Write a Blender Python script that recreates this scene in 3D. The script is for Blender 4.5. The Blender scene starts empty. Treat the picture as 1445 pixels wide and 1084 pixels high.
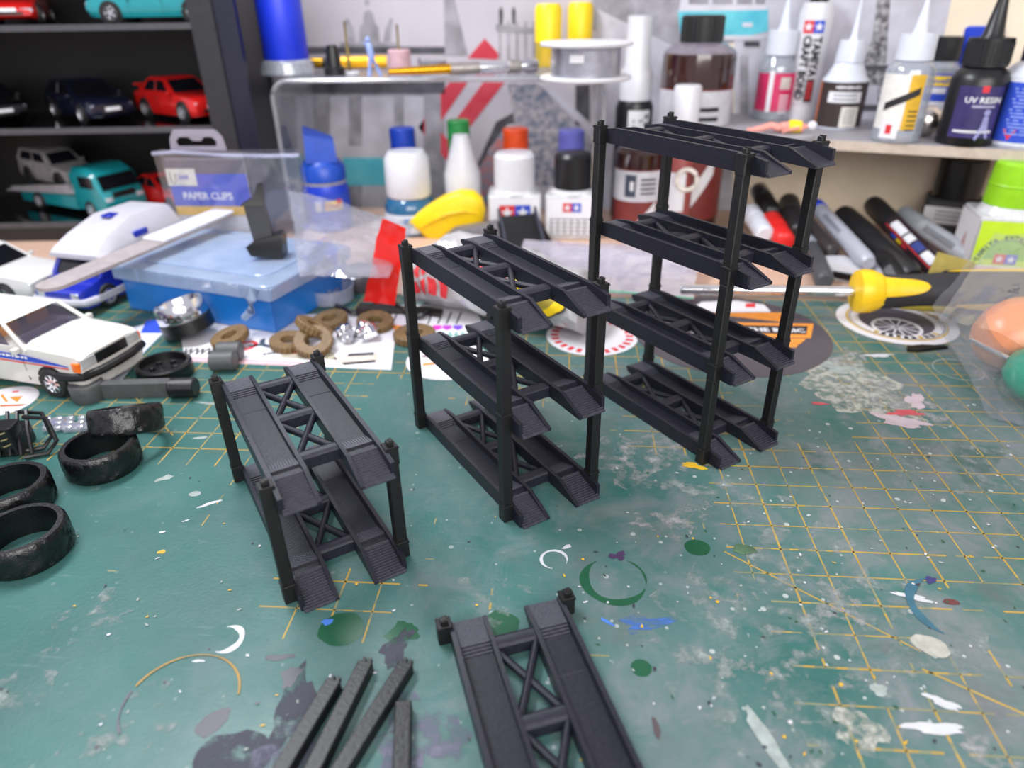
import bpy, bmesh, math, random
from mathutils import Vector, Matrix, Euler, noise
random.seed(7)
PI = math.pi
scene = bpy.context.scene
COL = scene.collection
MM = 0.001
# ------------------------------------------------------------------ camera
F_PX = 978.6                      # focal length in pixels of the 1445 x 1084 frame
CAM = Vector((-105.16, -272.73, 173.67))          # mm
R0 = Vector((0.99709, 0.07501, -0.01351))         # right
R1 = Vector((0.02437, -0.48167, -0.87601))        # down
R2 = Vector((-0.07222, 0.87314, -0.48210))        # forward
cam = bpy.data.cameras.new('camera')
cam.sensor_width = 36.0
cam.lens = F_PX / 1445 * 36
cam.clip_start = 0.005; cam.clip_end = 20
cam.dof.use_dof = True
cam.dof.focus_distance = 0.266
cam.dof.aperture_fstop = 8.0
cam_o = bpy.data.objects.new('camera', cam)
COL.objects.link(cam_o)
m = Matrix((R0, -R1, -R2)).transposed().to_4x4()
m.translation = CAM * MM
cam_o.matrix_world = m
scene.camera = cam_o
# ------------------------------------------------------------------ world, lamps, exposure
world = bpy.data.worlds.new('room_light'); scene.world = world
world.use_nodes = True
bg = world.node_tree.nodes['Background']
bg.inputs[0].default_value = (0.89, 0.88, 1.0, 1); bg.inputs[1].default_value = 0.92
def area(name, loc, aim, sx, sy, power, col):
    l = bpy.data.lights.new(name, 'AREA'); l.shape = 'RECTANGLE'
    l.size = sx * MM; l.size_y = sy * MM; l.energy = power; l.color = col
    o = bpy.data.objects.new(name, l); COL.objects.link(o)
    o.location = Vector(loc) * MM
    d = (Vector(aim) - Vector(loc))
    o.rotation_euler = d.to_track_quat('-Z', 'Y').to_euler()
    return o
area('led_strip_lamp', (-420, 120, 560), (-180, 20, 0), 360, 110, 5.6, (0.92, 0.95, 1.0))
area('front_fill_lamp', (80, -640, 440), (-20, 200, 40), 800, 380, 9, (1.0, 0.97, 0.93))  # added fill behind the camera, brightens bottle fronts and under the shelf
vs = scene.view_settings
vs.view_transform = 'Standard'; vs.look = 'None'; vs.gamma = 1.0; vs.use_curve_mapping = False
vs.exposure = -0.3
# ------------------------------------------------------------------ pixel -> place helpers (mm)
def ray(u, v): return R0 * ((u - 722.5) / F_PX) + R1 * ((v - 542) / F_PX) + R2
def G(u, v, z=0.0):
    d = ray(u, v); return CAM + d * ((z - CAM.z) / d.z)
def W(u, v, Y):
    d = ray(u, v); return CAM + d * ((Y - CAM.y) / d.y)
def WPL(u, v, p0, n):
    d = ray(u, v); return CAM + d * ((Vector(p0) - CAM).dot(n) / d.dot(n))
def proj(p):
    q = Vector(p) - CAM; z = q.dot(R2)
    return (q.dot(R0) / z * F_PX + 722.5, q.dot(R1) / z * F_PX + 542)
def zat(x, y, v):
    lo, hi = -50.0, 300.0
    for _ in range(40):
        mid = (lo + hi) / 2
        if proj((x, y, mid))[1] > v: lo = mid
        else: hi = mid
    return lo
# ------------------------------------------------------------------ materials
MATS = {}
def _new(key):
    mt = bpy.data.materials.new(key); mt.use_nodes = True
    nt = mt.node_tree
    for n in list(nt.nodes): nt.nodes.remove(n)
    out = nt.nodes.new('ShaderNodeOutputMaterial')
    return mt, nt, out
def srgb(c):
    return tuple(((x / 255) / 12.92 if x / 255 <= 0.04045 else ((x / 255 + 0.055) / 1.055) ** 2.4) for x in c)
def mat(key, rgb, rough=0.5, metal=0.0, var=0.12, scale=180.0, bump=0.0, bscale=900.0, spec=0.5, coat=0.0, aniso=None):
    """rgb in 0..255 display values; slight noise tint and optional fine relief"""
    if key in MATS: return MATS[key]
    mt, nt, out = _new(key)
    b = nt.nodes.new('ShaderNodeBsdfPrincipled')
    b.inputs['Roughness'].default_value = rough; b.inputs['Metallic'].default_value = metal
    b.inputs['Specular IOR Level'].default_value = spec
    b.inputs['Coat Weight'].default_value = coat
    tc = nt.nodes.new('ShaderNodeTexCoord')
    nz = nt.nodes.new('ShaderNodeTexNoise'); nz.inputs['Scale'].default_value = scale; nz.inputs['Detail'].default_value = 4
    nt.links.new(tc.outputs['Object'], nz.inputs['Vector'])
    cr = nt.nodes.new('ShaderNodeValToRGB')
    c = srgb(rgb)
    cr.color_ramp.elements[0].position = 0.3; cr.color_ramp.elements[1].position = 0.7
    cr.color_ramp.elements[0].color = tuple(max(0, x * (1 - var)) for x in c) + (1,)
    cr.color_ramp.elements[1].color = tuple(min(1, x * (1 + var)) for x in c) + (1,)
    nt.links.new(nz.outputs['Fac'], cr.inputs['Fac']); nt.links.new(cr.outputs['Color'], b.inputs['Base Color'])
    if bump > 0:
        n2 = nt.nodes.new('ShaderNodeTexNoise'); n2.inputs['Scale'].default_value = bscale; n2.inputs['Detail'].default_value = 3
        mp = nt.nodes.new('ShaderNodeMapping')
        if aniso: mp.inputs['Scale'].default_value = aniso
        nt.links.new(tc.outputs['Object'], mp.inputs['Vector']); nt.links.new(mp.outputs['Vector'], n2.inputs['Vector'])
        bp = nt.nodes.new('ShaderNodeBump'); bp.inputs['Strength'].default_value = bump; bp.inputs['Distance'].default_value = 0.0004
        nt.links.new(n2.outputs['Fac'], bp.inputs['Height']); nt.links.new(bp.outputs['Normal'], b.inputs['Normal'])
    nt.links.new(b.outputs['BSDF'], out.inputs['Surface'])
    MATS[key] = mt
    return mt
def film(key, tint=(235, 238, 245), gloss=0.10, haze=0.12, hazecol=(225, 228, 238), rough=0.08, bump=0.0, bscale=60.0):
    """clear plastic: see-through, a little milky, with fresnel shine"""
    if key in MATS: return MATS[key]
    mt, nt, out = _new(key)
    tr = nt.nodes.new('ShaderNodeBsdfTransparent'); tr.inputs[0].default_value = srgb(tint) + (1,)
    df = nt.nodes.new('ShaderNodeBsdfDiffuse'); df.inputs[0].default_value = srgb(hazecol) + (1,)
    gl = nt.nodes.new('ShaderNodeBsdfGlossy'); gl.inputs['Roughness'].default_value = rough
    fr = nt.nodes.new('ShaderNodeLayerWeight'); fr.inputs[0].default_value = 0.35
    tc = nt.nodes.new('ShaderNodeTexCoord')
    nz = nt.nodes.new('ShaderNodeTexNoise'); nz.inputs['Scale'].default_value = bscale; nz.inputs['Detail'].default_value = 3
    nt.links.new(tc.outputs['Object'], nz.inputs['Vector'])
    hz = nt.nodes.new('ShaderNodeMath'); hz.operation = 'MULTIPLY_ADD'; hz.inputs[1].default_value = haze * 0.6; hz.inputs[2].default_value = haze * 0.7
    nt.links.new(nz.outputs['Fac'], hz.inputs[0])
    m1 = nt.nodes.new('ShaderNodeMixShader'); nt.links.new(hz.outputs[0], m1.inputs[0])
    nt.links.new(tr.outputs[0], m1.inputs[1]); nt.links.new(df.outputs[0], m1.inputs[2])
    ma = nt.nodes.new('ShaderNodeMath'); ma.operation = 'MULTIPLY_ADD'; ma.inputs[1].default_value = 0.5; ma.inputs[2].default_value = gloss
    nt.links.new(fr.outputs['Facing'], ma.inputs[0])
    pw = nt.nodes.new('ShaderNodeMath'); pw.operation = 'MULTIPLY'; pw.inputs[1].default_value = 0.55
    nt.links.new(ma.outputs[0], pw.inputs[0])
    m2 = nt.nodes.new('ShaderNodeMixShader'); nt.links.new(pw.outputs[0], m2.inputs[0])
    nt.links.new(m1.outputs[0], m2.inputs[1]); nt.links.new(gl.outputs[0], m2.inputs[2])
    if bump:
        bp = nt.nodes.new('ShaderNodeBump'); bp.inputs['Strength'].default_value = bump; bp.inputs['Distance'].default_value = 0.002
        nt.links.new(nz.outputs['Fac'], bp.inputs['Height']); nt.links.new(bp.outputs['Normal'], gl.inputs['Normal'])
    nt.links.new(m2.outputs[0], out.inputs['Surface'])
    MATS[key] = mt
    return mt
# ------------------------------------------------------------------ mesh builder (mm)
class MB:
    def __init__(s): s.v = []; s.f = []
    def add(s, vs, fs, M=None):
        o = len(s.v)
        s.v += [tuple(M @ Vector(p)) if M is not None else tuple(p) for p in vs]
        s.f += [tuple(i + o for i in f) for f in fs]
        return s
    def box(s, c, d, M=None, taper=1.0):
        x, y, z = c; a, b, h = d[0] / 2, d[1] / 2, d[2] / 2; t = taper
        vs = [(x-a,y-b,z-h),(x+a,y-b,z-h),(x+a,y+b,z-h),(x-a,y+b,z-h),(x-a*t,y-b*t,z+h),(x+a*t,y-b*t,z+h),(x+a*t,y+b*t,z+h),(x-a*t,y+b*t,z+h)]
        return s.add(vs, [(3,2,1,0),(4,5,6,7),(0,1,5,4),(1,2,6,5),(2,3,7,6),(3,0,4,7)], M)
    def rbox(s, c, d, r, n=3, M=None):
        """box with rounded vertical edges and a small top/bottom chamfer"""
        a, b = d[0] / 2, d[1] / 2; r = min(r, a, b)
        ring = []
        for qx, qy, a0 in ((1,1,0),(-1,1,PI/2),(-1,-1,PI),(1,-1,1.5*PI)):
            for k in range(n + 1):
                t = a0 + k / n * PI / 2
                ring.append((qx*(a-r) + r*math.cos(t), qy*(b-r) + r*math.sin(t)))
        e = min(r * 0.35, d[2] * 0.2)
        lv = [(-d[2]/2, e), (-d[2]/2+e, 0), (d[2]/2-e, 0), (d[2]/2, e)]
        N = len(ring); vs = []
        for z, ins in lv:
            for x, y in ring:
                vs.append((c[0] + x*(1-ins/max(a,1e-6)), c[1] + y*(1-ins/max(b,1e-6)), c[2] + z))
        fs = [tuple(range(N))[::-1], tuple(range(3*N, 4*N))]
        for l in range(3):
            for i in range(N): j = (i+1) % N; fs.append((l*N+i, l*N+j, (l+1)*N+j, (l+1)*N+i))
        return s.add(vs, fs, M)
    def lathe(s, prof, n=28, c=(0,0,0), M=None, cap=True, sx=1, sy=1):
        vs = []; fs = []
        for r, z in prof:
            for i in range(n):
                t = 2*PI*i/n; vs.append((c[0]+r*sx*math.cos(t), c[1]+r*sy*math.sin(t), c[2]+z))
        for l in range(len(prof)-1):
            for i in range(n): j = (i+1) % n; fs.append((l*n+i, l*n+j, (l+1)*n+j, (l+1)*n+i))
        if cap:
            if prof[0][0] > 1e-4: fs.append(tuple(range(n))[::-1])
            if prof[-1][0] > 1e-4: fs.append(tuple((len(prof)-1)*n+i for i in range(n)))
        return s.add(vs, fs, M)
    def ring(s, prof, n=40, c=(0,0,0), M=None):
        """closed profile revolved (r,z)"""
        vs = []; fs = []; P = len(prof)
        for r, z in prof:
            for i in range(n):
                t = 2*PI*i/n; vs.append((c[0]+r*math.cos(t), c[1]+r*math.sin(t), c[2]+z))
        for l in range(P):
            q = (l+1) % P
            for i in range(n): j = (i+1) % n; fs.append((l*n+i, l*n+j, q*n+j, q*n+i))
        return s.add(vs, fs, M)
    def tube(s, path, r, n=8, cap=True):
        path = [Vector(p) for p in path]; vs = []; fs = []
        for k, p in enumerate(path):
            t = (path[min(k+1, len(path)-1)] - path[max(k-1, 0)]).normalized()
            up = Vector((0,0,1)) if abs(t.z) < 0.9 else Vector((1,0,0))
            a = t.cross(up).normalized(); b = a.cross(t)
            rr = r[k] if isinstance(r, (list, tuple)) else r
            for i in range(n):
                an = 2*PI*i/n; vs.append(tuple(p + a*rr*math.cos(an) + b*rr*math.sin(an)))
        for k in range(len(path)-1):
            for i in range(n): j = (i+1) % n; fs.append((k*n+i, k*n+j, (k+1)*n+j, (k+1)*n+i))
        if cap: fs.append(tuple(range(n))[::-1]); fs.append(tuple((len(path)-1)*n+i for i in range(n)))
        return s.add(vs, fs)
    def prism(s, poly, z0, z1, M=None):
        n = len(poly)
        vs = [(x,y,z0) for x,y in poly] + [(x,y,z1) for x,y in poly]
        fs = [tuple(range(n))[::-1], tuple(range(n, 2*n))] + [(i,(i+1)%n,(i+1)%n+n,i+n) for i in range(n)]
        return s.add(vs, fs, M)
    def loft(s, secs, M=None, cap=True, closed=True):
        n = len(secs[0]); vs = [p for q in secs for p in q]; fs = []
        for k in range(len(secs)-1):
            for i in range(n if closed else n-1): j = (i+1) % n; fs.append((k*n+i, k*n+j, (k+1)*n+j, (k+1)*n+i))
        if cap: fs.append(tuple(range(n))[::-1]); fs.append(tuple((len(secs)-1)*n+i for i in range(n)))
        return s.add(vs, fs, M)
    def sheet(s, nx, ny, fn):
        vs = [fn(i/nx, j/ny) for j in range(ny+1) for i in range(nx+1)]
        fs = [(j*(nx+1)+i, j*(nx+1)+i+1, (j+1)*(nx+1)+i+1, (j+1)*(nx+1)+i) for j in range(ny) for i in range(nx)]
        return s.add(vs, fs)
    def slab(s, pts, t):
        """polygon of 3D points thickened along its normal"""
        P = [Vector(p) for p in pts]; n = (P[1]-P[0]).cross(P[2]-P[0]).normalized() * t
        k = len(P); vs = P + [p + n for p in P]
        return s.add(vs, [tuple(range(k))[::-1], tuple(range(k, 2*k))] + [(i,(i+1)%k,(i+1)%k+k,i+k) for i in range(k)])
    def mesh(s, name, smooth=35, fixn=True):
        me = bpy.data.meshes.new(name)
        me.from_pydata([(x*MM, y*MM, z*MM) for x, y, z in s.v], [], s.f)
        if fixn:
            bm = bmesh.new(); bm.from_mesh(me); bmesh.ops.recalc_face_normals(bm, faces=bm.faces); bm.to_mesh(me); bm.free()
        if smooth:
            me.polygons.foreach_set('use_smooth', [True]*len(me.polygons)); me.set_sharp_from_angle(angle=math.radians(smooth))
        return me
def place(o, loc=None, rot=None):
    if loc is not None: o.location = Vector(loc) * MM
    if rot is not None: o.rotation_euler = rot
    return o
def obj(name, mb, material, parent=None, loc=None, rot=None, smooth=35, label=None):
    me = mb.mesh(name, smooth) if isinstance(mb, MB) else mb
    if not me.materials: me.materials.append(material)
    o = bpy.data.objects.new(name, me); COL.objects.link(o)
    if parent is not None: o.parent = parent
    if label: o['label'] = label
    return place(o, loc, rot)
def tag(o, label, cat, group=None):
    o['label'] = label; o['category'] = cat
    if group: o['group'] = group
    return o
def thing(name, label, cat, loc=(0,0,0), rotz=0.0, group=None, rot=None):
    o = bpy.data.objects.new(name, None); COL.objects.link(o); o.empty_display_size = 0.01
    place(o, loc, rot if rot is not None else (0,0,rotz))
    return tag(o, label, cat, group)
def struct(o): o['kind'] = 'structure'; return o
def frame(p0, p1, roll=0.0):
    """matrix with local Z along p0->p1, origin at p0"""
    d = (Vector(p1) - Vector(p0)).normalized()
    M = d.to_track_quat('Z', 'Y').to_matrix().to_4x4() @ Matrix.Rotation(roll, 4, 'Z')
    M.translation = Vector(p0); return M
def aligned(name, label, cat, p0, p1, roll=0.0, group=None):
    o = bpy.data.objects.new(name, None); COL.objects.link(o); o.empty_display_size = 0.01
    M = frame(p0, p1, roll); M.translation = M.translation * MM; o.matrix_world = M
    return tag(o, label, cat, group)
# text: flat print laid on a surface
def text_mb(txt, size, width=None, bold=0.0, spacing=1.0):
    cu = bpy.data.curves.new('lettering', 'FONT'); cu.body = txt; cu.size = 1.0; cu.resolution_u = 2
    cu.align_x = 'CENTER'; cu.align_y = 'CENTER'; cu.offset = bold; cu.space_character = spacing
    o = bpy.data.objects.new('lettering', cu)
    me = bpy.data.meshes.new_from_object(o)
    mb = MB(); xs = [v.co.x for v in me.vertices]
    w = (max(xs) - min(xs)) if xs else 1
    kx = size if width is None else width / w
    mb.v = [(v.co.x*kx, v.co.y*size, 0.0) for v in me.vertices]
    mb.f = [tuple(p.vertices) for p in me.polygons]
    bpy.data.objects.remove(o); bpy.data.curves.remove(cu); bpy.data.meshes.remove(me)
    return mb
def flat_text(parent, txt, size, material, M, width=None, bold=0.02, name='lettering'):
    mb = text_mb(txt, size, width, bold); mb.v = [tuple(M @ Vector(p)) for p in mb.v]
    return obj(name, mb, material, parent, smooth=0)
def wrap(mb, r, ang, z, turn=0.0):
    """wrap flat (x,y) print round a cylinder of radius r, centred at angle ang, height z; turn rotates the print in its plane"""
    c, s = math.cos(turn), math.sin(turn); out = []
    for x, y, _ in mb.v:
        x, y = x*c - y*s, x*s + y*c
        t = ang + x / r; out.append((r*math.cos(t), r*math.sin(t), z + y))
    mb.v = out; return mb
def wrap_text(parent, txt, size, material, r, ang, z, width=None, turn=0.0, bold=0.02):
    return obj('lettering', wrap(text_mb(txt, size, width, bold), r, ang, z, turn), material, parent, smooth=0)
def rect_mb(w, h, cx=0, cy=0, nx=6):
    mb = MB(); mb.sheet(nx, 1, lambda s, t: (cx - w/2 + s*w, cy - h/2 + t*h, 0)); return mb
def star_mb(r, cx=0, cy=0):
    mb = MB(); P = []
    for k in range(10):
        a = PI/2 + k*PI/5; q = r if k % 2 == 0 else r*0.42; P.append((cx + q*math.cos(a), cy + q*math.sin(a), 0))
    return mb.add([(cx, cy, 0)] + P, [(0, 1+k, 1+(k+1) % 10) for k in range(10)])
def facing(p):
    """angle of the direction from p to the camera, in plan"""
    return math.atan2(CAM.y - p[1], CAM.x - p[0])
# common materials
PLA = mat('black_print', (24, 25, 32), 0.45, var=0.25, scale=400, bump=0.55, bscale=1400, spec=0.55, aniso=(1, 1, 2.2))
PLA2 = mat('black_print_ridged', (27, 28, 34), 0.45, var=0.25, scale=500, bump=0.6, bscale=1600, spec=0.6)
POSTM = mat('black_print_post', (22, 22, 21), 0.40, var=0.3, scale=500, bump=0.7, bscale=1100, spec=0.55, aniso=(1, 1, 0.4))
BLACK = mat('black_plastic', (15, 15, 17), 0.35)
DARK = mat('dark_grey_plastic', (62, 62, 66), 0.5)
GREY = mat('grey_plastic', (150, 150, 156), 0.5)
WHITE = mat('white_plastic', (208, 208, 213), 0.35, var=0.03)
NOZ = mat('milky_nozzle', (208, 213, 224), 0.3, var=0.03, coat=0.2)
CHROME = mat('chrome', (225, 225, 228), 0.14, 1.0, var=0.05)
STEEL = mat('steel', (190, 190, 196), 0.25, 1.0, var=0.06)
def print_mat(key, rgb, rough, wscale, wstr, spec=0.35, direction='DIAGONAL'):
    '''3D-printed plastic: fine diagonal extrusion lines plus speckle'''
    mt, nt, out = _new(key); N = nt.nodes; L = nt.links
    b = N.new('ShaderNodeBsdfPrincipled'); b.inputs['Roughness'].default_value = rough; b.inputs['Specular IOR Level'].default_value = spec
    tc = N.new('ShaderNodeTexCoord'); wv = N.new('ShaderNodeTexWave'); wv.wave_type = 'BANDS'; wv.bands_direction = direction
    wv.inputs['Scale'].default_value = wscale; wv.inputs['Distortion'].default_value = 0.6; wv.inputs['Detail'].default_value = 1.0
    nz = N.new('ShaderNodeTexNoise'); nz.inputs['Scale'].default_value = 900; nz.inputs['Detail'].default_value = 3
    cr = N.new('ShaderNodeValToRGB'); c = srgb(rgb)
    cr.color_ramp.elements[0].position = 0.3; cr.color_ramp.elements[1].position = 0.72
    cr.color_ramp.elements[0].color = tuple(x*0.7 for x in c) + (1,); cr.color_ramp.elements[1].color = tuple(x*1.35 for x in c) + (1,)
    ad = N.new('ShaderNodeMath'); ad.operation = 'ADD'
    bp = N.new('ShaderNodeBump'); bp.inputs['Strength'].default_value = wstr; bp.inputs['Distance'].default_value = 0.0003
    for a_, c_ in ((tc.outputs['Object'], wv.inputs['Vector']), (tc.outputs['Object'], nz.inputs['Vector']), (nz.outputs['Fac'], cr.inputs['Fac']), (cr.outputs[0], b.inputs['Base Color']), (wv.outputs['Fac'], ad.inputs[0]), (nz.outputs['Fac'], ad.inputs[1]), (ad.outputs[0], bp.inputs['Height']), (bp.outputs[0], b.inputs['Normal']), (b.outputs[0], out.inputs['Surface'])): L.new(a_, c_)
    MATS[key] = mt; return mt
PLA = print_mat('black_print_weave', (26, 26, 37), 0.42, 1000, 0.28)
PLA2 = print_mat('black_print_beam', (31, 31, 43), 0.42, 1000, 0.3)
POSTM = print_mat('black_print_layers', (18, 18, 19), 0.40, 900, 0.3, direction='Z')
RED = mat('red_plastic', (214, 36, 34), 0.35, var=0.06)
BLUE = mat('blue_plastic', (30, 62, 190), 0.35, var=0.06)
YELLOW = mat('yellow_plastic', (246, 208, 16), 0.4, var=0.05)
INK = mat('black_ink', (25, 24, 28), 0.6)
WINK = mat('white_ink', (222, 222, 226), 0.6, var=0.02)
RINK = mat('red_ink', (206, 44, 52), 0.6, var=0.05)
BINK = mat('blue_ink', (38, 72, 190), 0.6, var=0.05)
ACRYL = film('clear_acrylic', (238, 240, 243), 0.10, 0.10, (215, 216, 222), 0.05)
BAGC = film('clear_bag_crisp', (240, 241, 244), 0.10, 0.05, (235, 236, 240), 0.10, 0.5, 60)
BAGM = film('clear_bag_film', (236, 238, 244), 0.16, 0.14, (232, 234, 244), 0.12, 0.5, 70)
# ================================================================== SETTING
DZ = -2.0            # desk top; the mat's top is z = 0
def wood_mat():
    mt, nt, out = _new('desk_wood'); b = nt.nodes.new('ShaderNodeBsdfPrincipled'); b.inputs['Roughness'].default_value = 0.5
    tc = nt.nodes.new('ShaderNodeTexCoord'); mp = nt.nodes.new('ShaderNodeMapping'); mp.inputs['Scale'].default_value = (6, 60, 6)
    nz = nt.nodes.new('ShaderNodeTexNoise'); nz.inputs['Scale'].default_value = 3; nz.inputs['Detail'].default_value = 6
    cr = nt.nodes.new('ShaderNodeValToRGB')
    cr.color_ramp.elements[0].color = srgb((196, 158, 134)) + (1,); cr.color_ramp.elements[1].color = srgb((222, 190, 168)) + (1,)
    for a, c in ((tc.outputs['Object'], mp.inputs['Vector']), (mp.outputs[0], nz.inputs['Vector']), (nz.outputs['Fac'], cr.inputs['Fac']), (cr.outputs[0], b.inputs['Base Color']), (b.outputs[0], out.inputs['Surface'])): nt.links.new(a, c)
    return mt
desk = thing('workbench', 'pale wood workbench under the green cutting mat', 'table', (-150, -100, -760))
WDM = wood_mat()
obj('worktop', MB().rbox((0, 0, DZ - 12 + 760), (1500, 1000, 24), 6), WDM, desk)
for sx in (-1, 1):
    for sy in (-1, 1): obj('leg', MB().box((sx*690, sy*440, 367), (60, 60, 734)), WDM, desk)
struct(obj('floor', MB().box((-150, -900, -770), (4000, 3000, 20)), mat('floor_grey', (120, 116, 112), 0.7)))
# ---- cutting mat
def mat_material():
    mt, nt, out = _new('cutting_mat_green'); N = nt.nodes; L = nt.links
    b = N.new('ShaderNodeBsdfPrincipled'); b.inputs['Specular IOR Level'].default_value = 0.35
    tc = N.new('ShaderNodeTexCoord')
    def noise_(scale, detail=4, rough=0.55, dist=0.0, sc=None):
        n = N.new('ShaderNodeTexNoise'); n.inputs['Scale'].default_value = scale; n.inputs['Detail'].default_value = detail
        n.inputs['Roughness'].default_value = rough; n.inputs['Distortion'].default_value = dist
        if sc:
            mp = N.new('ShaderNodeMapping'); mp.inputs['Scale'].default_value = sc; mp.inputs['Rotation'].default_value = (0, 0, 0.6)
            L.new(tc.outputs['Object'], mp.inputs['Vector']); L.new(mp.outputs[0], n.inputs['Vector'])
        else: L.new(tc.outputs['Object'], n.inputs['Vector'])
        return n.outputs['Fac']
    def ramp(src, p0, p1, v0=0.0, v1=1.0):
        r = N.new('ShaderNodeMapRange'); r.inputs[1].default_value = p0; r.inputs[2].default_value = p1; r.inputs[3].default_value = v0; r.inputs[4].default_value = v1
        L.new(src, r.inputs[0]); return r.outputs[0]
    def mix(fac, a, c):
        x = N.new('ShaderNodeMix'); x.data_type = 'RGBA'
        L.new(fac, x.inputs[0])
        for s, k in ((a, 6), (c, 7)):
            if isinstance(s, tuple): x.inputs[k].default_value = srgb(s) + (1,)
            else: L.new(s, x.inputs[k])
        return x.outputs[2]
    def mul(a, c):
        x = N.new('ShaderNodeMath'); x.operation = 'MULTIPLY'; L.new(a, x.inputs[0])
        if isinstance(c, float): x.inputs[1].default_value = c
        else: L.new(c, x.inputs[1])
        return x.outputs[0]
    base = mix(ramp(noise_(11, 6, 0.6), 0.3, 0.7), (38, 87, 82), (55, 107, 101))
    # dusty grey wear, heavier where the bench is worked (a broad band to the right of the racks)
    sep = N.new('ShaderNodeSeparateXYZ'); L.new(tc.outputs['Object'], sep.inputs[0])
    band = ramp(sep.outputs['X'], -0.24, 0.0, 0.14, 1.0)
    base = mix(mul(ramp(noise_(16, 8, 0.66, 0.5), 0.36, 0.64), mul(band, 0.85)), base, (106, 114, 116))
    base = mix(mul(ramp(noise_(42, 8, 0.7, 0.8), 0.48, 0.70), mul(band, 0.75)), base, (124, 122, 128))
    base = mix(mul(ramp(noise_(28, 6, 0.65), 0.56, 0.72), mul(band, 0.55)), base, (92, 82, 84))
    base = mix(mul(ramp(noise_(20, 4, 0.6), 0.60, 0.66), mul(band, 0.55)), base, (24, 74, 58))
    # scuffs and scratches
    base = mix(mul(ramp(noise_(34, 8, 0.75, 0.2, (1, 11, 1)), 0.60, 0.72), 0.35), base, (130, 146, 142))
    base = mix(mul(ramp(noise_(150, 4, 0.7), 0.66, 0.74), mul(band, 0.8)), base, (150, 154, 152))
    base = mix(mul(ramp(noise_(120, 4, 0.7), 0.68, 0.74), 0.5), base, (30, 46, 46))
    # flecks of spilt paint
    for sc_, th_, pk_ in ((105, 0.10, 0.66), (230, 0.13, 0.80)):
        v = N.new('ShaderNodeTexVoronoi'); v.inputs['Scale'].default_value = sc_; v.inputs['Randomness'].default_value = 1.0
        L.new(tc.outputs['Object'], v.inputs['Vector'])
        fle = N.new('ShaderNodeMath'); fle.operation = 'LESS_THAN'; fle.inputs[1].default_value = th_; L.new(v.outputs['Distance'], fle.inputs[0])
        g = N.new('ShaderNodeSeparateColor'); L.new(v.outputs['Color'], g.inputs[0])
        pick = N.new('ShaderNodeMath'); pick.operation = 'GREATER_THAN'; pick.inputs[1].default_value = pk_; L.new(g.outputs[0], pick.inputs[0])
        base = mix(mul(mul(fle.outputs[0], pick.outputs[0]), mul(band, 0.8)), base, (176, 182, 180))
    L.new(base, b.inputs['Base Color'])
    L.new(ramp(noise_(18, 5), 0.3, 0.7, 0.32, 0.6), b.inputs['Roughness'])
    bp = N.new('ShaderNodeBump'); bp.inputs['Strength'].default_value = 0.25; bp.inputs['Distance'].default_value = 0.0004
    L.new(noise_(700, 3), bp.inputs['Height']); L.new(bp.outputs[0], b.inputs['Normal'])
    L.new(b.outputs[0], out.inputs['Surface'])
    return mt
cmat = obj('cutting_mat', MB().rbox((-120, -90, -1.0), (800, 512, 2.0), 8), mat_material())
tag(cmat, 'worn green cutting mat with yellow grid lines and paint stains', 'cutting mat')
# ---- walls
WY = 446.0
SH1 = G(1172, 197, 84); SH2 = G(1445, 212, 84)
sd = Vector((SH2.x - SH1.x, SH2.y - SH1.y, 0)).normalized()          # along the right-hand shelf
sn = Vector((-sd.y, sd.x, 0))                                        # away from the viewer
if sn.y < 0: sn = -sn
WR0 = SH1 + sn * 112; WR0.z = 0                                      # a point of the angled wall
wn = -sn
tt = (WY - WR0.y) / sd.y
corner = WR0 + sd * tt
wallm = mat('wallpaper_white', (184, 178, 186), 0.8, var=0.05, scale=30)
w1 = struct(obj('wall_back', MB().box(((corner.x - 1000) / 2, WY + 10, 200), (corner.x + 1000, 20, 2000)), wallm))
e1 = WR0 + sd * 420
mb = MB(); mb.loft([[(corner.x, corner.y, -150), (corner.x, corner.y, 550), (corner.x + sn.x*20, corner.y + sn.y*20 + 8, 550), (corner.x + sn.x*20, corner.y + sn.y*20 + 8, -150)],
                    [(e1.x, e1.y, -150), (e1.x, e1.y, 550), (e1.x + sn.x*20, e1.y + sn.y*20, 550), (e1.x + sn.x*20, e1.y + sn.y*20, -150)]])
w2 = struct(obj('wall_right', mb, mat('wallpaper_cream', (228, 214, 190), 0.8, var=0.06, scale=40)))
def prt(pts, m, wall='L', t=0.3, name='wallpaper_print'):
    if wall == 'L': P = [W(u, v, WY - 0.02) for u, v in pts]
    else: P = [WPL(u, v, WR0 + wn*0.02, wn) for u, v in pts]
    mb = MB(); mb.slab(P, t if wall == 'L' else t)
    nn = (P[1]-P[0]).cross(P[2]-P[0])
    out = Vector((0, -1, 0)) if wall == 'L' else wn
    if nn.dot(out) < 0: mb = MB(); mb.slab(P[::-1], t)
    return obj(name, mb, m, w1 if wall == 'L' else w2, smooth=0)
def R_(x0, y0, x1, y1): return [(x0, y0), (x1, y0), (x1, y1), (x0, y1)]
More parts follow.
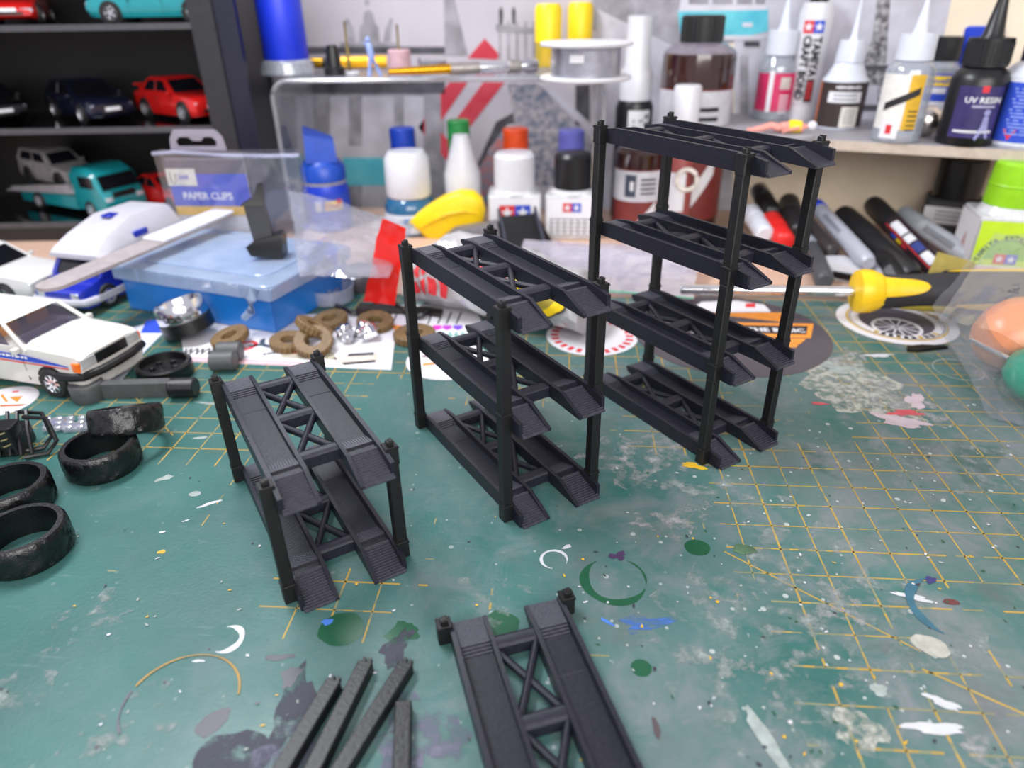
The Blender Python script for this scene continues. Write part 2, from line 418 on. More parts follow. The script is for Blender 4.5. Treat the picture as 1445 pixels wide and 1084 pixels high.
def photo_print(key, c0, c1, scale):
    if key in MATS: return MATS[key]
    mt, nt, out = _new(key); b = nt.nodes.new('ShaderNodeBsdfPrincipled'); b.inputs['Roughness'].default_value = 0.7
    tc = nt.nodes.new('ShaderNodeTexCoord'); nz = nt.nodes.new('ShaderNodeTexNoise'); nz.inputs['Scale'].default_value = scale; nz.inputs['Detail'].default_value = 6
    cr = nt.nodes.new('ShaderNodeValToRGB'); cr.color_ramp.elements[0].position = 0.35; cr.color_ramp.elements[1].position = 0.65
    cr.color_ramp.elements[0].color = srgb(c0) + (1,); cr.color_ramp.elements[1].color = srgb(c1) + (1,)
    for a, c in ((tc.outputs['Object'], nz.inputs['Vector']), (nz.outputs['Fac'], cr.inputs['Fac']), (cr.outputs[0], b.inputs['Base Color']), (b.outputs[0], out.inputs['Surface'])): nt.links.new(a, c)
    MATS[key] = mt; return mt
PW = photo_print('print_white', (186, 184, 194), (210, 208, 216), 25)
PG = photo_print('print_grey', (126, 124, 130), (160, 158, 166), 60)
PD = photo_print('print_dark', (58, 56, 62), (86, 84, 92), 60)
PL = photo_print('print_light', (172, 170, 178), (194, 192, 202), 50)
PR = photo_print('print_red', (186, 44, 62), (200, 66, 82), 40)
PT = photo_print('print_teal', (70, 170, 190), (104, 196, 206), 40)
PC = photo_print('print_crowd', (96, 106, 124), (176, 168, 172), 170)
PC2 = photo_print('print_crowd_bright', (96, 140, 160), (190, 110, 104), 90)
PE = photo_print('print_iron', (66, 64, 68), (170, 168, 172), 260)
# city gate with a chariot on top
prt(R_(395, 112, 628, 330), PG)
prt(R_(395, 112, 628, 132), PD, t=0.5)
for a, c in ((420, 442), (466, 492), (511, 556), (570, 598)): prt(R_(a, 136, c, 330), PL, t=0.5)
for a, c in ((396, 416), (446, 462), (495, 508), (558, 568), (600, 622)): prt(R_(a, 136, c, 330), PD if a == 396 else PG, t=0.6)
prt(R_(432, 66, 628, 76), PD, t=0.5); prt(R_(480, 60, 562, 66), PG, t=0.5)
prt([(507, 60), (508, 36), (512, 34), (514, 18), (520, 13), (526, 18), (530, 34), (534, 38), (536, 60)], PG, t=0.4)
prt([(492, 58), (487, 28), (491, 26), (499, 40), (502, 58)], PG, t=0.4)
prt([(541, 58), (544, 40), (551, 24), (554, 28), (551, 58)], PG, t=0.4)
prt([(514, 4), (518, -4), (522, 4), (518, 8)], PG, t=0.4)
prt(R_(484, 222, 552, 262), PT, t=0.7); prt(R_(490, 206, 548, 222), PL, t=0.7)
prt([(626, -6), (640, -6), (660, 78), (628, 78)], PG, t=0.5)
# red chevrons with lettering, coloured crowd
prt([(590, 180), (634, 116), (660, 116), (616, 180)], PR, t=0.5)
prt([(590, 180), (616, 180), (648, 214), (630, 226)], PR, t=0.5)
prt([(638, 176), (682, 116), (712, 116), (664, 178)], PR, t=0.5)
prt([(660, 82), (684, 54), (704, 76), (702, 84)], PR, t=0.5)
prt([(716, 118), (760, 118), (846, 208), (838, 262), (744, 262), (730, 190)], PC, t=0.4)
prt([(668, 250), (706, 190), (736, 176), (742, 268), (680, 300)], PC2, t=0.45)
prt([(664, 252), (700, 172), (726, 158), (742, 172), (716, 176), (690, 212), (676, 256)], PD, t=0.6)
prt([(760, 118), (772, 118), (862, 200), (862, 216)], PL, t=0.6)
prt(R_(812, 120, 832, 176), PD, t=0.5); prt(R_(838, 120, 860, 190), PD, t=0.4)
# iron bridge, road
prt([(700, 34), (760, 40), (760, 48), (700, 44)], PG, t=0.5)
for x in (704, 716, 728, 740, 752): prt(R_(x, 30, x + 3, 84), PG, t=0.4)
for x in (706, 724): prt([(x - 2, 16), (x + 1, 8), (x + 4, 16), (x + 3, 34), (x - 1, 34)], PD, t=0.5)
prt([(836, -150), (870, -150), (870, 70), (836, 40)], PG, t=0.4)
M_ = 'R'
prt([(838, -150), (960, -150), (1036, -150), (1036, 60), (960, 70), (838, 10)], PG, M_, 0.3)
prt([(838, 10), (960, 70), (1030, 62), (1036, 330), (838, 330)], PL, M_, 0.35)
prt([(1036, -150), (1372, -150), (1344, -8), (1328, 70), (1334, 200), (1036, 200)], PL, M_, 0.2)
prt(R_(1020, 78, 1034, 200), PG, M_, 0.5); prt(R_(1044, 78, 1056, 200), PG, M_, 0.5)
# little camper bus in teal
prt([(957, 14), (1084, 10), (1084, 44), (1060, 50), (960, 50)], PT, M_, 0.5)
prt([(962, -8), (1082, -8), (1083, 14), (958, 16)], PW, M_, 0.6)
for a, c in ((972, 1000), (1006, 1034), (1040, 1062), (1066, 1080)): prt(R_(a, -8, c, 6), PG, M_, 0.8)
prt(R_(1022, 50, 1080, 56), PW, M_, 0.7); prt(R_(1048, 32, 1062, 38), PW, M_, 0.8); prt(R_(1050, 58, 1072, 66), PD, M_, 0.6)
# iron lattice tower
prt([(1250, -120), (1256, -120), (1257, -8), (1250, 92), (1218, 92), (1232, 50)], PE, M_, 0.5)
prt(R_(1212, 92, 1254, 100), PD, M_, 0.7)
prt([(1214, 100), (1252, 100), (1252, 120), (1212, 120)], PE, M_, 0.6)
prt([(1212, 120), (1224, 120), (1216, 160), (1206, 186), (1198, 186)], PE, M_, 0.6)
prt([(1238, 120), (1252, 120), (1254, 186), (1240, 186)], PE, M_, 0.6)
prt(R_(1206, 148, 1254, 156), PD, M_, 0.8)
# torn wallpaper showing cream plaster stays bare on the right
# ---- right-hand shelf (free edge towards the viewer)
shm = mat('shelf_grey', (150, 148, 154), 0.55, var=0.06)
base = Vector((0, 0, 0))
def shp(a, b, z):                       # along shelf (a from SH1), back b
    p = SH1 + sd * a + sn * b; return (p.x, p.y, z)
shelf = thing('wall_shelf', 'grey wall shelf holding glue bottles, with wooden front edge', 'shelf', shp(70, 50, 0))
def shelf_box(a0, a1, b0, b1, z0, z1):
    mb = MB(); o = Vector(shp(70, 50, 0)); P = []
    for z in (z0, z1):
        for a, b in ((a0, b0), (a1, b0), (a1, b1), (a0, b1)): P.append(tuple(Vector(shp(a, b, z)) - o))
    return mb.add(P, [(3,2,1,0),(4,5,6,7),(0,1,5,4),(1,2,6,5),(2,3,7,6),(3,0,4,7)])
obj('shelf_board', shelf_box(-112, 300, 0.8, 111, 77, 84), shm, shelf)
obj('front_edging', shelf_box(-112, 300, -0.8, 0.8, 77, 83.6), mat('edge_wood', (186, 172, 158), 0.6), shelf)
obj('support_panel', shelf_box(-112, -106, 4, 108, DZ, 77), mat('shelf_side', (168, 166, 172), 0.5), shelf)
# ---- clear acrylic riser: one bent sheet
def riser():
    x0, x1, y0, y1, zt, t, r = -343, -76, 306, 394, 124.0, 4.0, 16
    path = [(x0, DZ)]
    for k in range(7): a = PI - k/6*PI/2; path.append((x0 + r + r*math.cos(a), zt - r + r*math.sin(a)))
    for k in range(7): a = PI/2 - k/6*PI/2; path.append((x1 - r + r*math.cos(a), zt - r + r*math.sin(a)))
    path.append((x1, DZ))
    inn = []
    r2 = r - t
    inn.append((x0 + t, DZ))
    for k in range(7): a = PI - k/6*PI/2; inn.append((x0 + r + r2*math.cos(a), zt - r + r2*math.sin(a)))
    for k in range(7): a = PI/2 - k/6*PI/2; inn.append((x1 - r + r2*math.cos(a), zt - r + r2*math.sin(a)))
    inn.append((x1 - t, DZ))
    mb = MB(); n = len(path)
    for y in (y0, y1): mb.v += [(a, y, z) for a, z in path] + [(a, y, z) for a, z in inn]
    for i in range(n - 1):
        mb.f += [(i, i+1, n+i+1, n+i), (2*n+i, 2*n+i+1, 3*n+i+1, 3*n+i), (i, i+1, 2*n+i+1, 2*n+i), (n+i, n+i+1, 3*n+i+1, 3*n+i)]
    mb.f += [(0, n, 3*n, 2*n), (n-1, 2*n-1, 4*n-1, 3*n-1)]
    o = thing('acrylic_riser', 'clear bent acrylic riser standing over the paint bottles', 'display stand', (-210, 350, DZ))
    mb.v = [(x + 210, y - 350, z - DZ) for x, y, z in mb.v]
    obj('bent_sheet', mb, ACRYL, o)
    # cut front edge catches the light
    eg = MB(); P = [((a + c) / 2 + 210, y0 - 350 - 0.15, (b + d) / 2 - DZ) for (a, b), (c, d) in zip(path, inn)]
    eg.tube(P, 1.7, 6)
    obj('polished_edge', eg, film('acrylic_edge', (225, 228, 232), 0.2, 0.32, (205, 206, 212), 0.2), o)
    return zt
RZ = riser()
# ---- display cabinet for little cars
CA = math.radians(5.0)
co = Vector((-377, 296, DZ)); cx_ = Vector((math.cos(CA), math.sin(CA), 0)); cy_ = Vector((-math.sin(CA), math.cos(CA), 0))
cab = thing('display_cabinet', 'black display cabinet with three shelves of toy cars', 'cabinet', co, CA)
CBL = mat('cabinet_black', (7, 7, 8), 0.5, var=0.1)
CSH = film('x', ) if False else mat('cabinet_shelf_gloss', (8, 8, 9), 0.12, var=0.05, coat=0.3)
CED = mat('cabinet_shelf_edge', (72, 72, 76), 0.45)
def cbx(name, x0, x1, y0, y1, z0, z1, m): return obj(name, MB().box(((x0+x1)/2, (y0+y1)/2, (z0+z1)/2), (x1-x0, y1-y0, z1-z0)), m, cab)
cbx('back_panel', -330, 8, 104, 108, 0, 330, CBL)
cbx('plinth', -330, -1, 1.0, 104, 0, 13, mat('plinth_black', (34, 32, 34), 0.35))
cbx('side_panel', -12, 6, -4, 104, 0, 330, mat('cabinet_side', (40, 40, 44), 0.4))
cbx('side_panel', -330, -318, -2, 104, 0, 330, CBL)
CZ = (16.0, 92.0, 165.5, 245.0)
for z in CZ:
    s = cbx('shelf', -318, -12, 2, 104, z - 4, z, CSH)
    obj('shelf_edge', MB().box((-165, 0.8, z - 2), (306, 2.2, 4.4)), CED, s)
cbx('door_strip', 6, 22, -2, 4, 0, 330, mat('door_edge', (28, 28, 44), 0.3))
def CP(u, v, k, dy=0):
    """point on cabinet shelf k seen at pixel u,v"""
    p = G(u, v, DZ + CZ[k]); return p
# ================================================================== PRINTED CAR RACKS
LP, WP, TIER = 78.3, 40.1, 40.2
HX, HY = WP / 2, LP / 2
TI, TO = 6.9, 17.9            # track from |x| = TI to TO
PLA3 = print_mat('black_print_coarse_glint', (46, 46, 58), 0.5, 700, 0.5, spec=0.6)  # same plastic in a lighter tone, glint put into the colour
def track_profile():
    P = [(HY + 1.5, 4.4), (HY - 8, 4.4)]
    for k in range(4): P += [(HY - 8 - k*1.0 - 0.5, 4.5 - k*0.4), (HY - 8 - k*1.0 - 0.6, 3.95 - k*0.4), (HY - 9 - k*1.0, 4.1 - k*0.4)]
    P += [(HY - 24.5, 2.8), (HY - 24.7, 3.25), (HY - 25.3, 3.25), (HY - 25.8, 3.05), (-23.5, 3.05)]
    for k in range(5): P += [(-23.5 - k*1.2 - 0.9, 3.05 + k*0.40), (-24.7 - k*1.2, 3.45 + k*0.40)]
    P += [(-30.2, 5.1), (-31.0, 5.1), (-31.4, 4.1), (-34.0, 4.1), (-34.4, 5.0)]
    n = 13
    for k in range(n):
        y = -34.6 - k*1.05; z = 4.7 - k*0.30
        P += [(y - 0.7, z + 0.1), (y - 0.95, z - 0.5)]
    P += [(-34.6 - n*1.05, 0.5)]
    return P
TP = track_profile(); YE = TP[-1][0]
def mesh_track():
    top = TP; bot = []
    for y, z in top:
        bot.append((y, max(0.0, min(z - 1.2, 1.2)) if y > -36 else max(0.0, z - 1.8)))
    mb = MB(); n = len(top); w = (TO - TI) / 2
    for x in (-w, w): mb.v += [(x, y, z) for y, z in top] + [(x, y, z) for y, z in bot]
    for i in range(n - 1):
        mb.f += [(i, i+1, 2*n+i+1, 2*n+i), (n+i, n+i+1, 3*n+i+1, 3*n+i), (i, i+1, n+i+1, n+i), (2*n+i, 2*n+i+1, 3*n+i+1, 3*n+i)]
    mb.f += [(0, n, 3*n, 2*n), (n-1, 2*n-1, 4*n-1, 3*n-1)]
    me = mb.mesh('track', 20)
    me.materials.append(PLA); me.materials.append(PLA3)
    for q in me.polygons:                    # coarse layer lines, their glint painted in lighter, on ramps, bumps and rear platform
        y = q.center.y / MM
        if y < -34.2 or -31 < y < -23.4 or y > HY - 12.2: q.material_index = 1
    return me
def rail(poly, x0, x1, nm):
    mb = MB(); n = len(poly)
    mb.v = [(x0, y, z) for y, z in poly] + [(x1, y, z) for y, z in poly]
    mb.f = [tuple(range(n)), tuple(range(n, 2*n))] + [(i, (i+1) % n, (i+1) % n + n, i+n) for i in range(n)]
    return mb.mesh(nm, 30)
ME = {}
ME['track'] = mesh_track()
ME['outer'] = rail([(HY+1.5, 0.0), (HY+1.5, 5.2), (HY-8, 6.6), (-38, 6.6), (YE+1.5, 5.4), (YE+1.5, 0.0)], -0.75, 0.75, 'outer_rail')
ME['inner'] = rail([(HY+1.5, 3.2), (HY+1.5, 4.6), (HY-7, 5.9), (-36, 5.9), (YE, 1.1), (YE, 0.0), (-36, 0.3), (HY-6, 0.3)], -0.7, 0.7, 'inner_rail')
def mesh_beam():
    mb = MB(); sec = []
    for x in (-TI + 0.2, TI - 0.2):
        s = [(x, -2.5, 0.4), (x, -2.5, 4.3), (x, -1.9, 4.9), (x, -0.9, 5.15), (x, 0.9, 5.15), (x, 1.9, 4.9), (x, 2.5, 4.3), (x, 2.5, 0.4)]; sec.append(s)
    return mb.loft(sec).mesh('crossbeam', 40)
ME['beam'] = mesh_beam()
BY = (HY - 9.5, HY - 37.5, -26.0)
def mesh_brace(y0, y1, s):
    a, b = (-TI + 0.4, y0 - 1.5, 2.6), (TI - 0.4, y1 + 1.5, 2.6)
    if s: a, b = (TI - 0.4, y0 - 1.5, 3.1), (-TI + 0.4, y1 + 1.5, 3.1)
    return MB().tube([a, b], 1.3, 8).mesh('brace', 50)
for i in range(2):
    for s in range(2): ME['brace', i, s] = mesh_brace(BY[i], BY[i+1], s)
ME['socket'] = MB().rbox((0, 0, 3.6), (4.5, 4.5, 7.2), 0.35, 1).box((0, 0, 6.6), (4.75, 4.75, 0.5)).mesh('socket', 30)
def _post():
    mb = MB(); mb.rbox((0, 0, (TIER + 7.0) / 2), (4.0, 4.0, TIER - 7.0), 0.3, 1)
    mb.box((0, 0, 7.0 + 0.5), (4.3, 4.3, 0.6)); return mb.mesh('post', 30)
ME['post'] = _post()
ME['pin'] = MB().rbox((0, 0, 8.2), (2.3, 2.3, 2.6), 0.3, 1).box((0.5, 0, 9.4), (1.2, 2.0, 0.9)).mesh('pin', 30)
ME['bracket'] = MB().box((0, 0, 3.6), (2.6, 4.4, 7.0)).mesh('bracket', 30)
for k, m_ in ME.items():
    if k == 'track': continue
    m_.materials.append(POSTM if k in ('post', 'socket', 'pin') else (PLA2 if k == 'beam' else PLA))
def inst(name, me, parent, loc=(0, 0, 0), rot=(0, 0, 0)):
    o = bpy.data.objects.new(name, me); COL.objects.link(o); o.parent = parent
    o.location = Vector(loc) * MM; o.rotation_euler = rot
    return o
def deck(root, z, top, jig=0.0):
    tc = (TI + TO) / 2
    for s in (-1, 1):
        t = inst('track', ME['track'], root, (s*tc, 0, z))
        inst('outer_rail', ME['outer'], t, (s*((TO - TI)/2), 0, 0))
        inst('inner_rail', ME['inner'], t, (-s*((TO - TI)/2), 0, 0))
        for y in (HY, -HY):
            inst('bracket', ME['bracket'], t, (s*((TO - TI)/2 + 1.4), y, 0))
    for y in BY: inst('crossbeam', ME['beam'], root, (0, y, z))
    for i in range(2):
        for s in range(2): inst('brace', ME['brace', i, s], root, (0, 0, z))
    for sx in (-1, 1):
        for sy in (-1, 1):
            c = inst('socket', ME['socket'], root, (sx*HX, sy*HY, z))
            if top: inst('pin', ME['pin'], c, (0, 0, -0.8))
def rack(n, x, y, th, label):
    r = thing('toy_car_rack', label, 'rack', (x*12.7, -y*12.7, 0.0), th, 'black printed toy car racks')
    for k in range(n):
        deck(r, k*TIER, k == n - 1)
        if k < n - 1:
            for sx in (-1, 1):
                for sy in (-1, 1):
                    p = inst('post', ME['post'], r, (sx*HX, sy*HY, k*TIER), (random.uniform(-.006, .006), random.uniform(-.006, .006), 0))
    return r
rack(2, -15.7577, 5.2557, 0.6158, 'black printed car rack with two decks, lowest of the three')
rack(3, -10.3609, 1.6917, 0.6186, 'black printed car rack with three decks, between the two-deck and four-deck ones')
rack(4, -4.1002, -1.5970, 0.6424, 'tallest black printed car rack, with four decks')
# loose single deck
p1 = G(629, 882, 6); p2 = G(797, 843, 6)
ang = math.atan2(p2.y - p1.y, p2.x - p1.x)
ctr = (p1 + p2) / 2 - Vector((-math.sin(ang), math.cos(ang), 0)) * HY
lo = thing('loose_rack_deck', 'single black rack deck without posts lying on the mat', 'rack deck', (ctr.x, ctr.y, 0), ang)
deck(lo, 0.0, True)
# loose posts
def loose_post(a, b, label, back=0.0):
    pa = G(*a, 2.0); pb = G(*b, 2.0); d = (pa - pb); d.z = 0; d.normalize()
    o = thing('loose_rack_post', label, 'post', (pb.x, pb.y, 2.0), math.atan2(d.y, d.x), 'loose black rack posts on the mat')
    Lr = 41.0
    mb = MB(); mb.rbox((0, 0, Lr/2), (4.5, 4.5, Lr), 0.3, 1)
    mb.v = [(z, y, x) for x, y, z in mb.v]
    obj('bar', mb, POSTM, o)
    if back == 0:
        q = MB(); q.box((-0.8, 0.9, 0.9), (1.6, 1.0, 1.6)).box((-0.8, -0.9, 0.9), (1.6, 1.0, 1.6)); obj('notched_end', q, POSTM, o)
    return o
loose_post((402, 1084), (472, 966), 'black rack post on the mat, farthest from the loose deck')
loose_post((446, 1084), (517, 940), 'black rack post lying against the outermost loose post')
loose_post((490, 1076), (574, 941), 'black rack post lying alone between the pair and the short one')
loose_post((567, 1084), (570, 996), 'black rack post with a plain square end, lying nearest the loose deck', 1)
# ================================================================== TOY CARS
GLASSD = mat('car_glass_dark', (20, 20, 26), 0.08, var=0.05, coat=0.5)
TYRE = mat('tyre_rubber', (24, 24, 25), 0.6)
ALLOY = mat('alloy_rim', (205, 205, 210), 0.25, 0.7, var=0.1)
LAMP = mat('lamp_lens', (210, 212, 220), 0.12, 0.3, var=0.1)
PLATE = mat('number_plate', (236, 236, 240), 0.4, var=0.03)
def paint(key, rgb): return mat('paint_' + key, rgb, 0.22, 0.0, var=0.05, coat=0.6)
def wheel(car, x, y, r, w, side, rim=ALLOY, spokes=5):
    t = MB(); M = Matrix.Translation((x, y, r)) @ Matrix.Rotation(-side*PI/2, 4, 'X')
    t.ring([(r*0.62, -w/2), (r*0.9, -w/2), (r, -w*0.32), (r, w*0.32), (r*0.9, w/2), (r*0.62, w/2)], 24, M=M)
    o = obj('tyre', t, TYRE, car)
    q = MB(); q.lathe([(r*0.60, -w*0.4), (r*0.64, w*0.44), (r*0.58, w*0.5), (r*0.52, w*0.2), (0.0, w*0.18)], 20, M=M, cap=False)
    for k in range(spokes):
        a = 2*PI*k/spokes
        q.box((r*0.32*math.cos(a), r*0.32*math.sin(a), w*0.34), (r*0.56, r*0.17, w*0.16), M=M @ Matrix.Translation((0,0,0)) @ Matrix.Identity(4)) if False else q.box((r*0.3, 0, w*0.34), (r*0.56, r*0.16, w*0.16), M=M @ Matrix.Rotation(a, 4, 'Z'))
    q.lathe([(r*0.13, w*0.3), (r*0.11, w*0.52), (0, w*0.55)], 10, M=M, cap=False)
    obj('rim', q, rim, o)
def quad_on(c, s0, s1, t0, t1):
    """bilinear patch of a face given as bl, br, tr, tl"""
    bl, br, tr, tl = [Vector(p) for p in c]
    f = lambda s, t: (bl*(1-s) + br*s)*(1-t) + (tl*(1-s) + tr*s)*t
    return [f(s0, t0), f(s1, t0), f(s1, t1), f(s0, t1)]
def car(name, label, loc, yaw, L, Wd, H, pm, group, kind='sedan', rim=ALLOY, glass=GLASSD, nose=None, pitch=0.0, lamps=True, plate=True, spokes=5, rz=None, interior=None, spoiler=False, bumper=None, hatch=False):
    c = thing(name, label, 'toy car', loc, yaw, group, rot=(0, -pitch, yaw))
    hw = Wd / 2; cl = H*0.13; belt = H*0.64
    hood = H*0.60; tail = H*0.66
    r = rz or H*0.235
    fx, rx = L*0.315, -L*0.30
    sect = [(-0.50, .30, .50, .88), (-0.485, .17, .62, .95), (-0.42, .13, .66, 1.0), (-0.2, .13, .66, 1.0), (0.12, .13, .66, 1.0), (0.20, .13, .64, 1.0), (0.40, .13, .58, .98), (0.475, .15, .54, .93), (0.50, .26, .46, .86)]
    if kind == 'hatch': sect[0] = (-0.50, .30, .58, .9); sect[1] = (-0.485, .17, .66, .96)
    if kind == 'sporty': sect[5:] = [(0.20, .13, .62, 1.0), (0.38, .13, .54, .97), (0.47, .15, .44, .9), (0.50, .22, .36, .8)]
    if kind == 'boxy': kind = 'hatch'; sect = [(-0.50, .30, .60, .9), (-0.485, .17, .68, .96), (-0.42, .13, .70, 1.0), (-0.2, .13, .70, 1.0), (0.12, .13, .70, 1.0), (0.20, .13, .70, 1.0), (0.40, .13, .665, .99), (0.475, .15, .64, .97), (0.50, .22, .60, .94)]
    body = MB(); S = []
    for x, b, t, w in sect:
        X, B, T, Wk = x*L, b*H, t*H, w*hw
        S.append([(X, -Wk*0.92, B), (X, -Wk, B + (T-B)*0.28), (X, -Wk*0.99, B + (T-B)*0.62), (X, -Wk*0.93, T*0.985), (X, -Wk*0.6, T + 0.02*H), (X, Wk*0.6, T + 0.02*H), (X, Wk*0.93, T*0.985), (X, Wk*0.99, B + (T-B)*0.62), (X, Wk, B + (T-B)*0.28), (X, Wk*0.92, B)])
    body.loft(S)
    obj('body', body, pm, c, smooth=40)
    # dark wheel openings
    for x in (fx, rx):
        for s in (-1, 1):
            a = MB(); M = Matrix.Translation((x, s*(hw*0.985), r)) @ Matrix.Rotation(-s*PI/2, 4, 'X')
            a.lathe([(r*1.16, -1.0), (r*1.16, 0.25)], 22, M=M); obj('wheel_arch', a, TYRE, c)
            wheel(c, x, s*(hw*0.93), r, Wd*0.13, s, rim, spokes)
    # cabin
    b0, b1, t0, t1 = {'sedan': (-0.36, 0.20, -0.22, 0.04), 'hatch': (-0.47, 0.20, -0.36, 0.05), 'wagon': (-0.49, 0.20, -0.44, 0.05), 'sporty': (-0.36, 0.22, -0.17, 0.0)}[kind]
    wb, wt = hw*0.93, hw*0.74
    zb, zt = H*0.645, H*0.98
    def ring_(x0, x1, w, z): return [(x0*L, -w, z), (x1*L, -w, z), (x1*L, w, z), (x0*L, w, z)]
    cabin = MB()
    lv = [ring_(b0, b1, wb, zb), ring_(b0 + (t0-b0)*0.92, b1 + (t1-b1)*0.92, wb + (wt-wb)*0.92, zb + (zt-zb)*0.93), ring_(t0 + 0.015, t1 - 0.02, wt*0.9, zt + 0.02*H)]
    if interior is None:
        cabin.loft(lv); obj('cabin', cabin, pm, c, smooth=30)
    else:
        cabin.loft([lv[1], lv[2]]); obj('roof', cabin, pm, c, smooth=30)
        pl = MB()
        A, B = lv[0], lv[1]
        for i in range(4): obj('pillar', MB().tube([A[i], B[i]], H*0.03, 6), pm, c)
        for s in (-1, 1): obj('pillar', MB().tube([((A[0][0]+A[1][0])/2, s*wb, zb), ((B[0][0]+B[1][0])/2, s*abs(B[0][1]), B[0][2])], H*0.025, 6), pm, c)
        st = MB()
        obj('dashboard', MB().rbox((0.13*L, 0, zb + H*0.02), (L*0.09, hw*1.6, H*0.08), 2), mat('brown_dash', (120, 92, 74), 0.6), c)
        for sx in (0.03, -0.26):
            for sy in (-0.42, 0.42):
                st.rbox((sx*L + 2, sy*hw, zb - H*0.02), (L*0.11, hw*0.6, H*0.06), 2); st.rbox((sx*L - L*0.05, sy*hw, zb + H*0.08), (L*0.03, hw*0.6, H*0.26), 2)
        obj('seats', st, interior, c)
    A, B = lv[0], lv[1]
    faces = {'front': (A[1], A[2], B[2], B[1]), 'rear': (A[3], A[0], B[0], B[3]), 'right': (A[0], A[1], B[1], B[0]), 'left': (A[2], A[3], B[3], B[2])}
    def pane(nm, face, s0, s1, q0, q1):
        mb = MB(); mb.slab(quad_on(faces[face], s0, s1, q0, q1), 0.25 if interior is None else -0.2); return obj(nm, mb, glass, c, smooth=0)
    pane('windscreen', 'front', 0.06, 0.94, 0.06, 0.95); pane('rear_window', 'rear', 0.08, 0.92, 0.12, 0.92)
    for f in ('right', 'left'):
        e = ((0.10, 0.47), (0.52, 0.86)) if f == 'right' else ((0.14, 0.48), (0.53, 0.90))
        for s0, s1 in e: pane('side_window', f, s0, s1, 0.14, 0.9)
    zl = (sect[-2][2]*0.80)*H; xn = 0.49*L
    if lamps:
        for s in (-1, 1): obj('headlight', MB().rbox((xn - 0.8, s*hw*0.62, zl*0.98), (L*0.035, hw*0.46, H*0.10), 0.8, 2), LAMP, c)
        for s in (-1, 1): obj('tail_light', MB().rbox((-0.49*L, s*hw*0.66, H*0.5), (2, hw*0.36, H*0.09), 0.5, 2), RED, c)
    obj('grille', MB().rbox((xn + 0.1, 0, zl*0.97), (L*0.02, hw*0.66, H*0.07), 0.4, 2), BLACK, c)
    obj('lower_grille', MB().rbox((0.50*L - 0.6, 0, H*0.27), (L*0.02, hw*1.0, H*0.07), 0.4, 2), BLACK, c)
    if plate: obj('number_plate', MB().box((0.502*L, 0, H*0.36), (0.6, hw*0.62, H*0.09)), PLATE, c)
    if bumper:
        mb = MB(); P = []
        for k in range(9): a = -PI/2 + k/8*PI; P.append((L*0.455 + L*0.05*math.cos(a)**0.5 if math.cos(a) > 0 else L*0.455, hw*1.01*math.sin(a), H*0.30))
        P = [(L*0.41, -hw*1.01, H*0.3)] + P + [(L*0.41, hw*1.01, H*0.3)]
        mb.tube(P, H*0.055, 6); obj('bumper', mb, bumper, c)
    for s in (-1, 1): obj('door_mirror', MB().rbox((b1*L - L*0.035, s*hw*1.07, zb + H*0.03), (L*0.03, hw*0.16, H*0.07), 0.6, 2), pm, c)
    for s in (-1, 1):
        for x in (b1*L - L*0.03, (b0 + b1)/2*L, b0*L + L*0.1): obj('door_gap', MB().box((x, s*hw*0.985, H*0.40), (0.25, 0.5, H*0.36)), INK, c)
    if hatch: obj('roof_hatch', MB().rbox(((t0 + t1)/2*L + 4, -1, zt + 0.03*H), (L*0.13, hw*0.8, 1.0), 1, 2), BLACK, c)
    if spoiler:
        sp = MB(); sp.rbox((-0.46*L, 0, H*0.80), (L*0.06, Wd*0.86, H*0.04), 1)
        for s in (-1, 1): sp.box((-0.46*L, s*hw*0.6, H*0.72), (L*0.03, 1.2, H*0.14))
        obj('spoiler', sp, pm, c)
    return c
GC = 'toy cars in the display cabinet'
def cab_at(u, k, Y):
    p = W(u, 200, Y); z = DZ + CZ[k]
    lo, hi = -900.0, 0.0                  # x on that shelf that falls on picture column u
    for _ in range(40):
        mid = (lo + hi)/2
        if proj((mid, Y, z))[0] < u: lo = mid
        else: hi = mid
    return (lo, Y, z)
RP, TPAINT, NP, BP = paint('red', (205, 30, 28)), paint('teal', (26, 138, 146)), paint('navy', (22, 24, 44)), paint('black', (16, 16, 18))
car('toy_coupe', 'red toy coupe on the cabinet\'s highest visible shelf', cab_at(30, 2, 340), math.radians(-62), 92, 40, 29, RP, GC, 'sporty')
car('toy_hatchback', 'teal toy car on the shelf beside the red coupe', cab_at(232, 2, 330), math.radians(188), 100, 40, 31, TPAINT, GC, 'sedan', spokes=5)
car('toy_saloon', 'black toy saloon parked next to the navy one', cab_at(-10, 1, 338), math.radians(-38), 94, 39, 29, BP, GC, 'sedan')
car('toy_saloon', 'dark navy toy saloon with silver wheels on middle shelf', cab_at(132, 1, 342), math.radians(-36), 94, 39, 31, NP, GC, 'hatch')
car('toy_saloon', 'red toy saloon with rear spoiler next to the cabinet side panel', cab_at(262, 1, 344), math.radians(-30), 88, 38, 33, RP, GC, 'sedan', spoiler=True)
car('toy_coupe', 'red toy coupe partly hidden behind the paper clip pack', cab_at(244, 0, 342), math.radians(-30), 88, 37, 29, RP, GC, 'sporty')
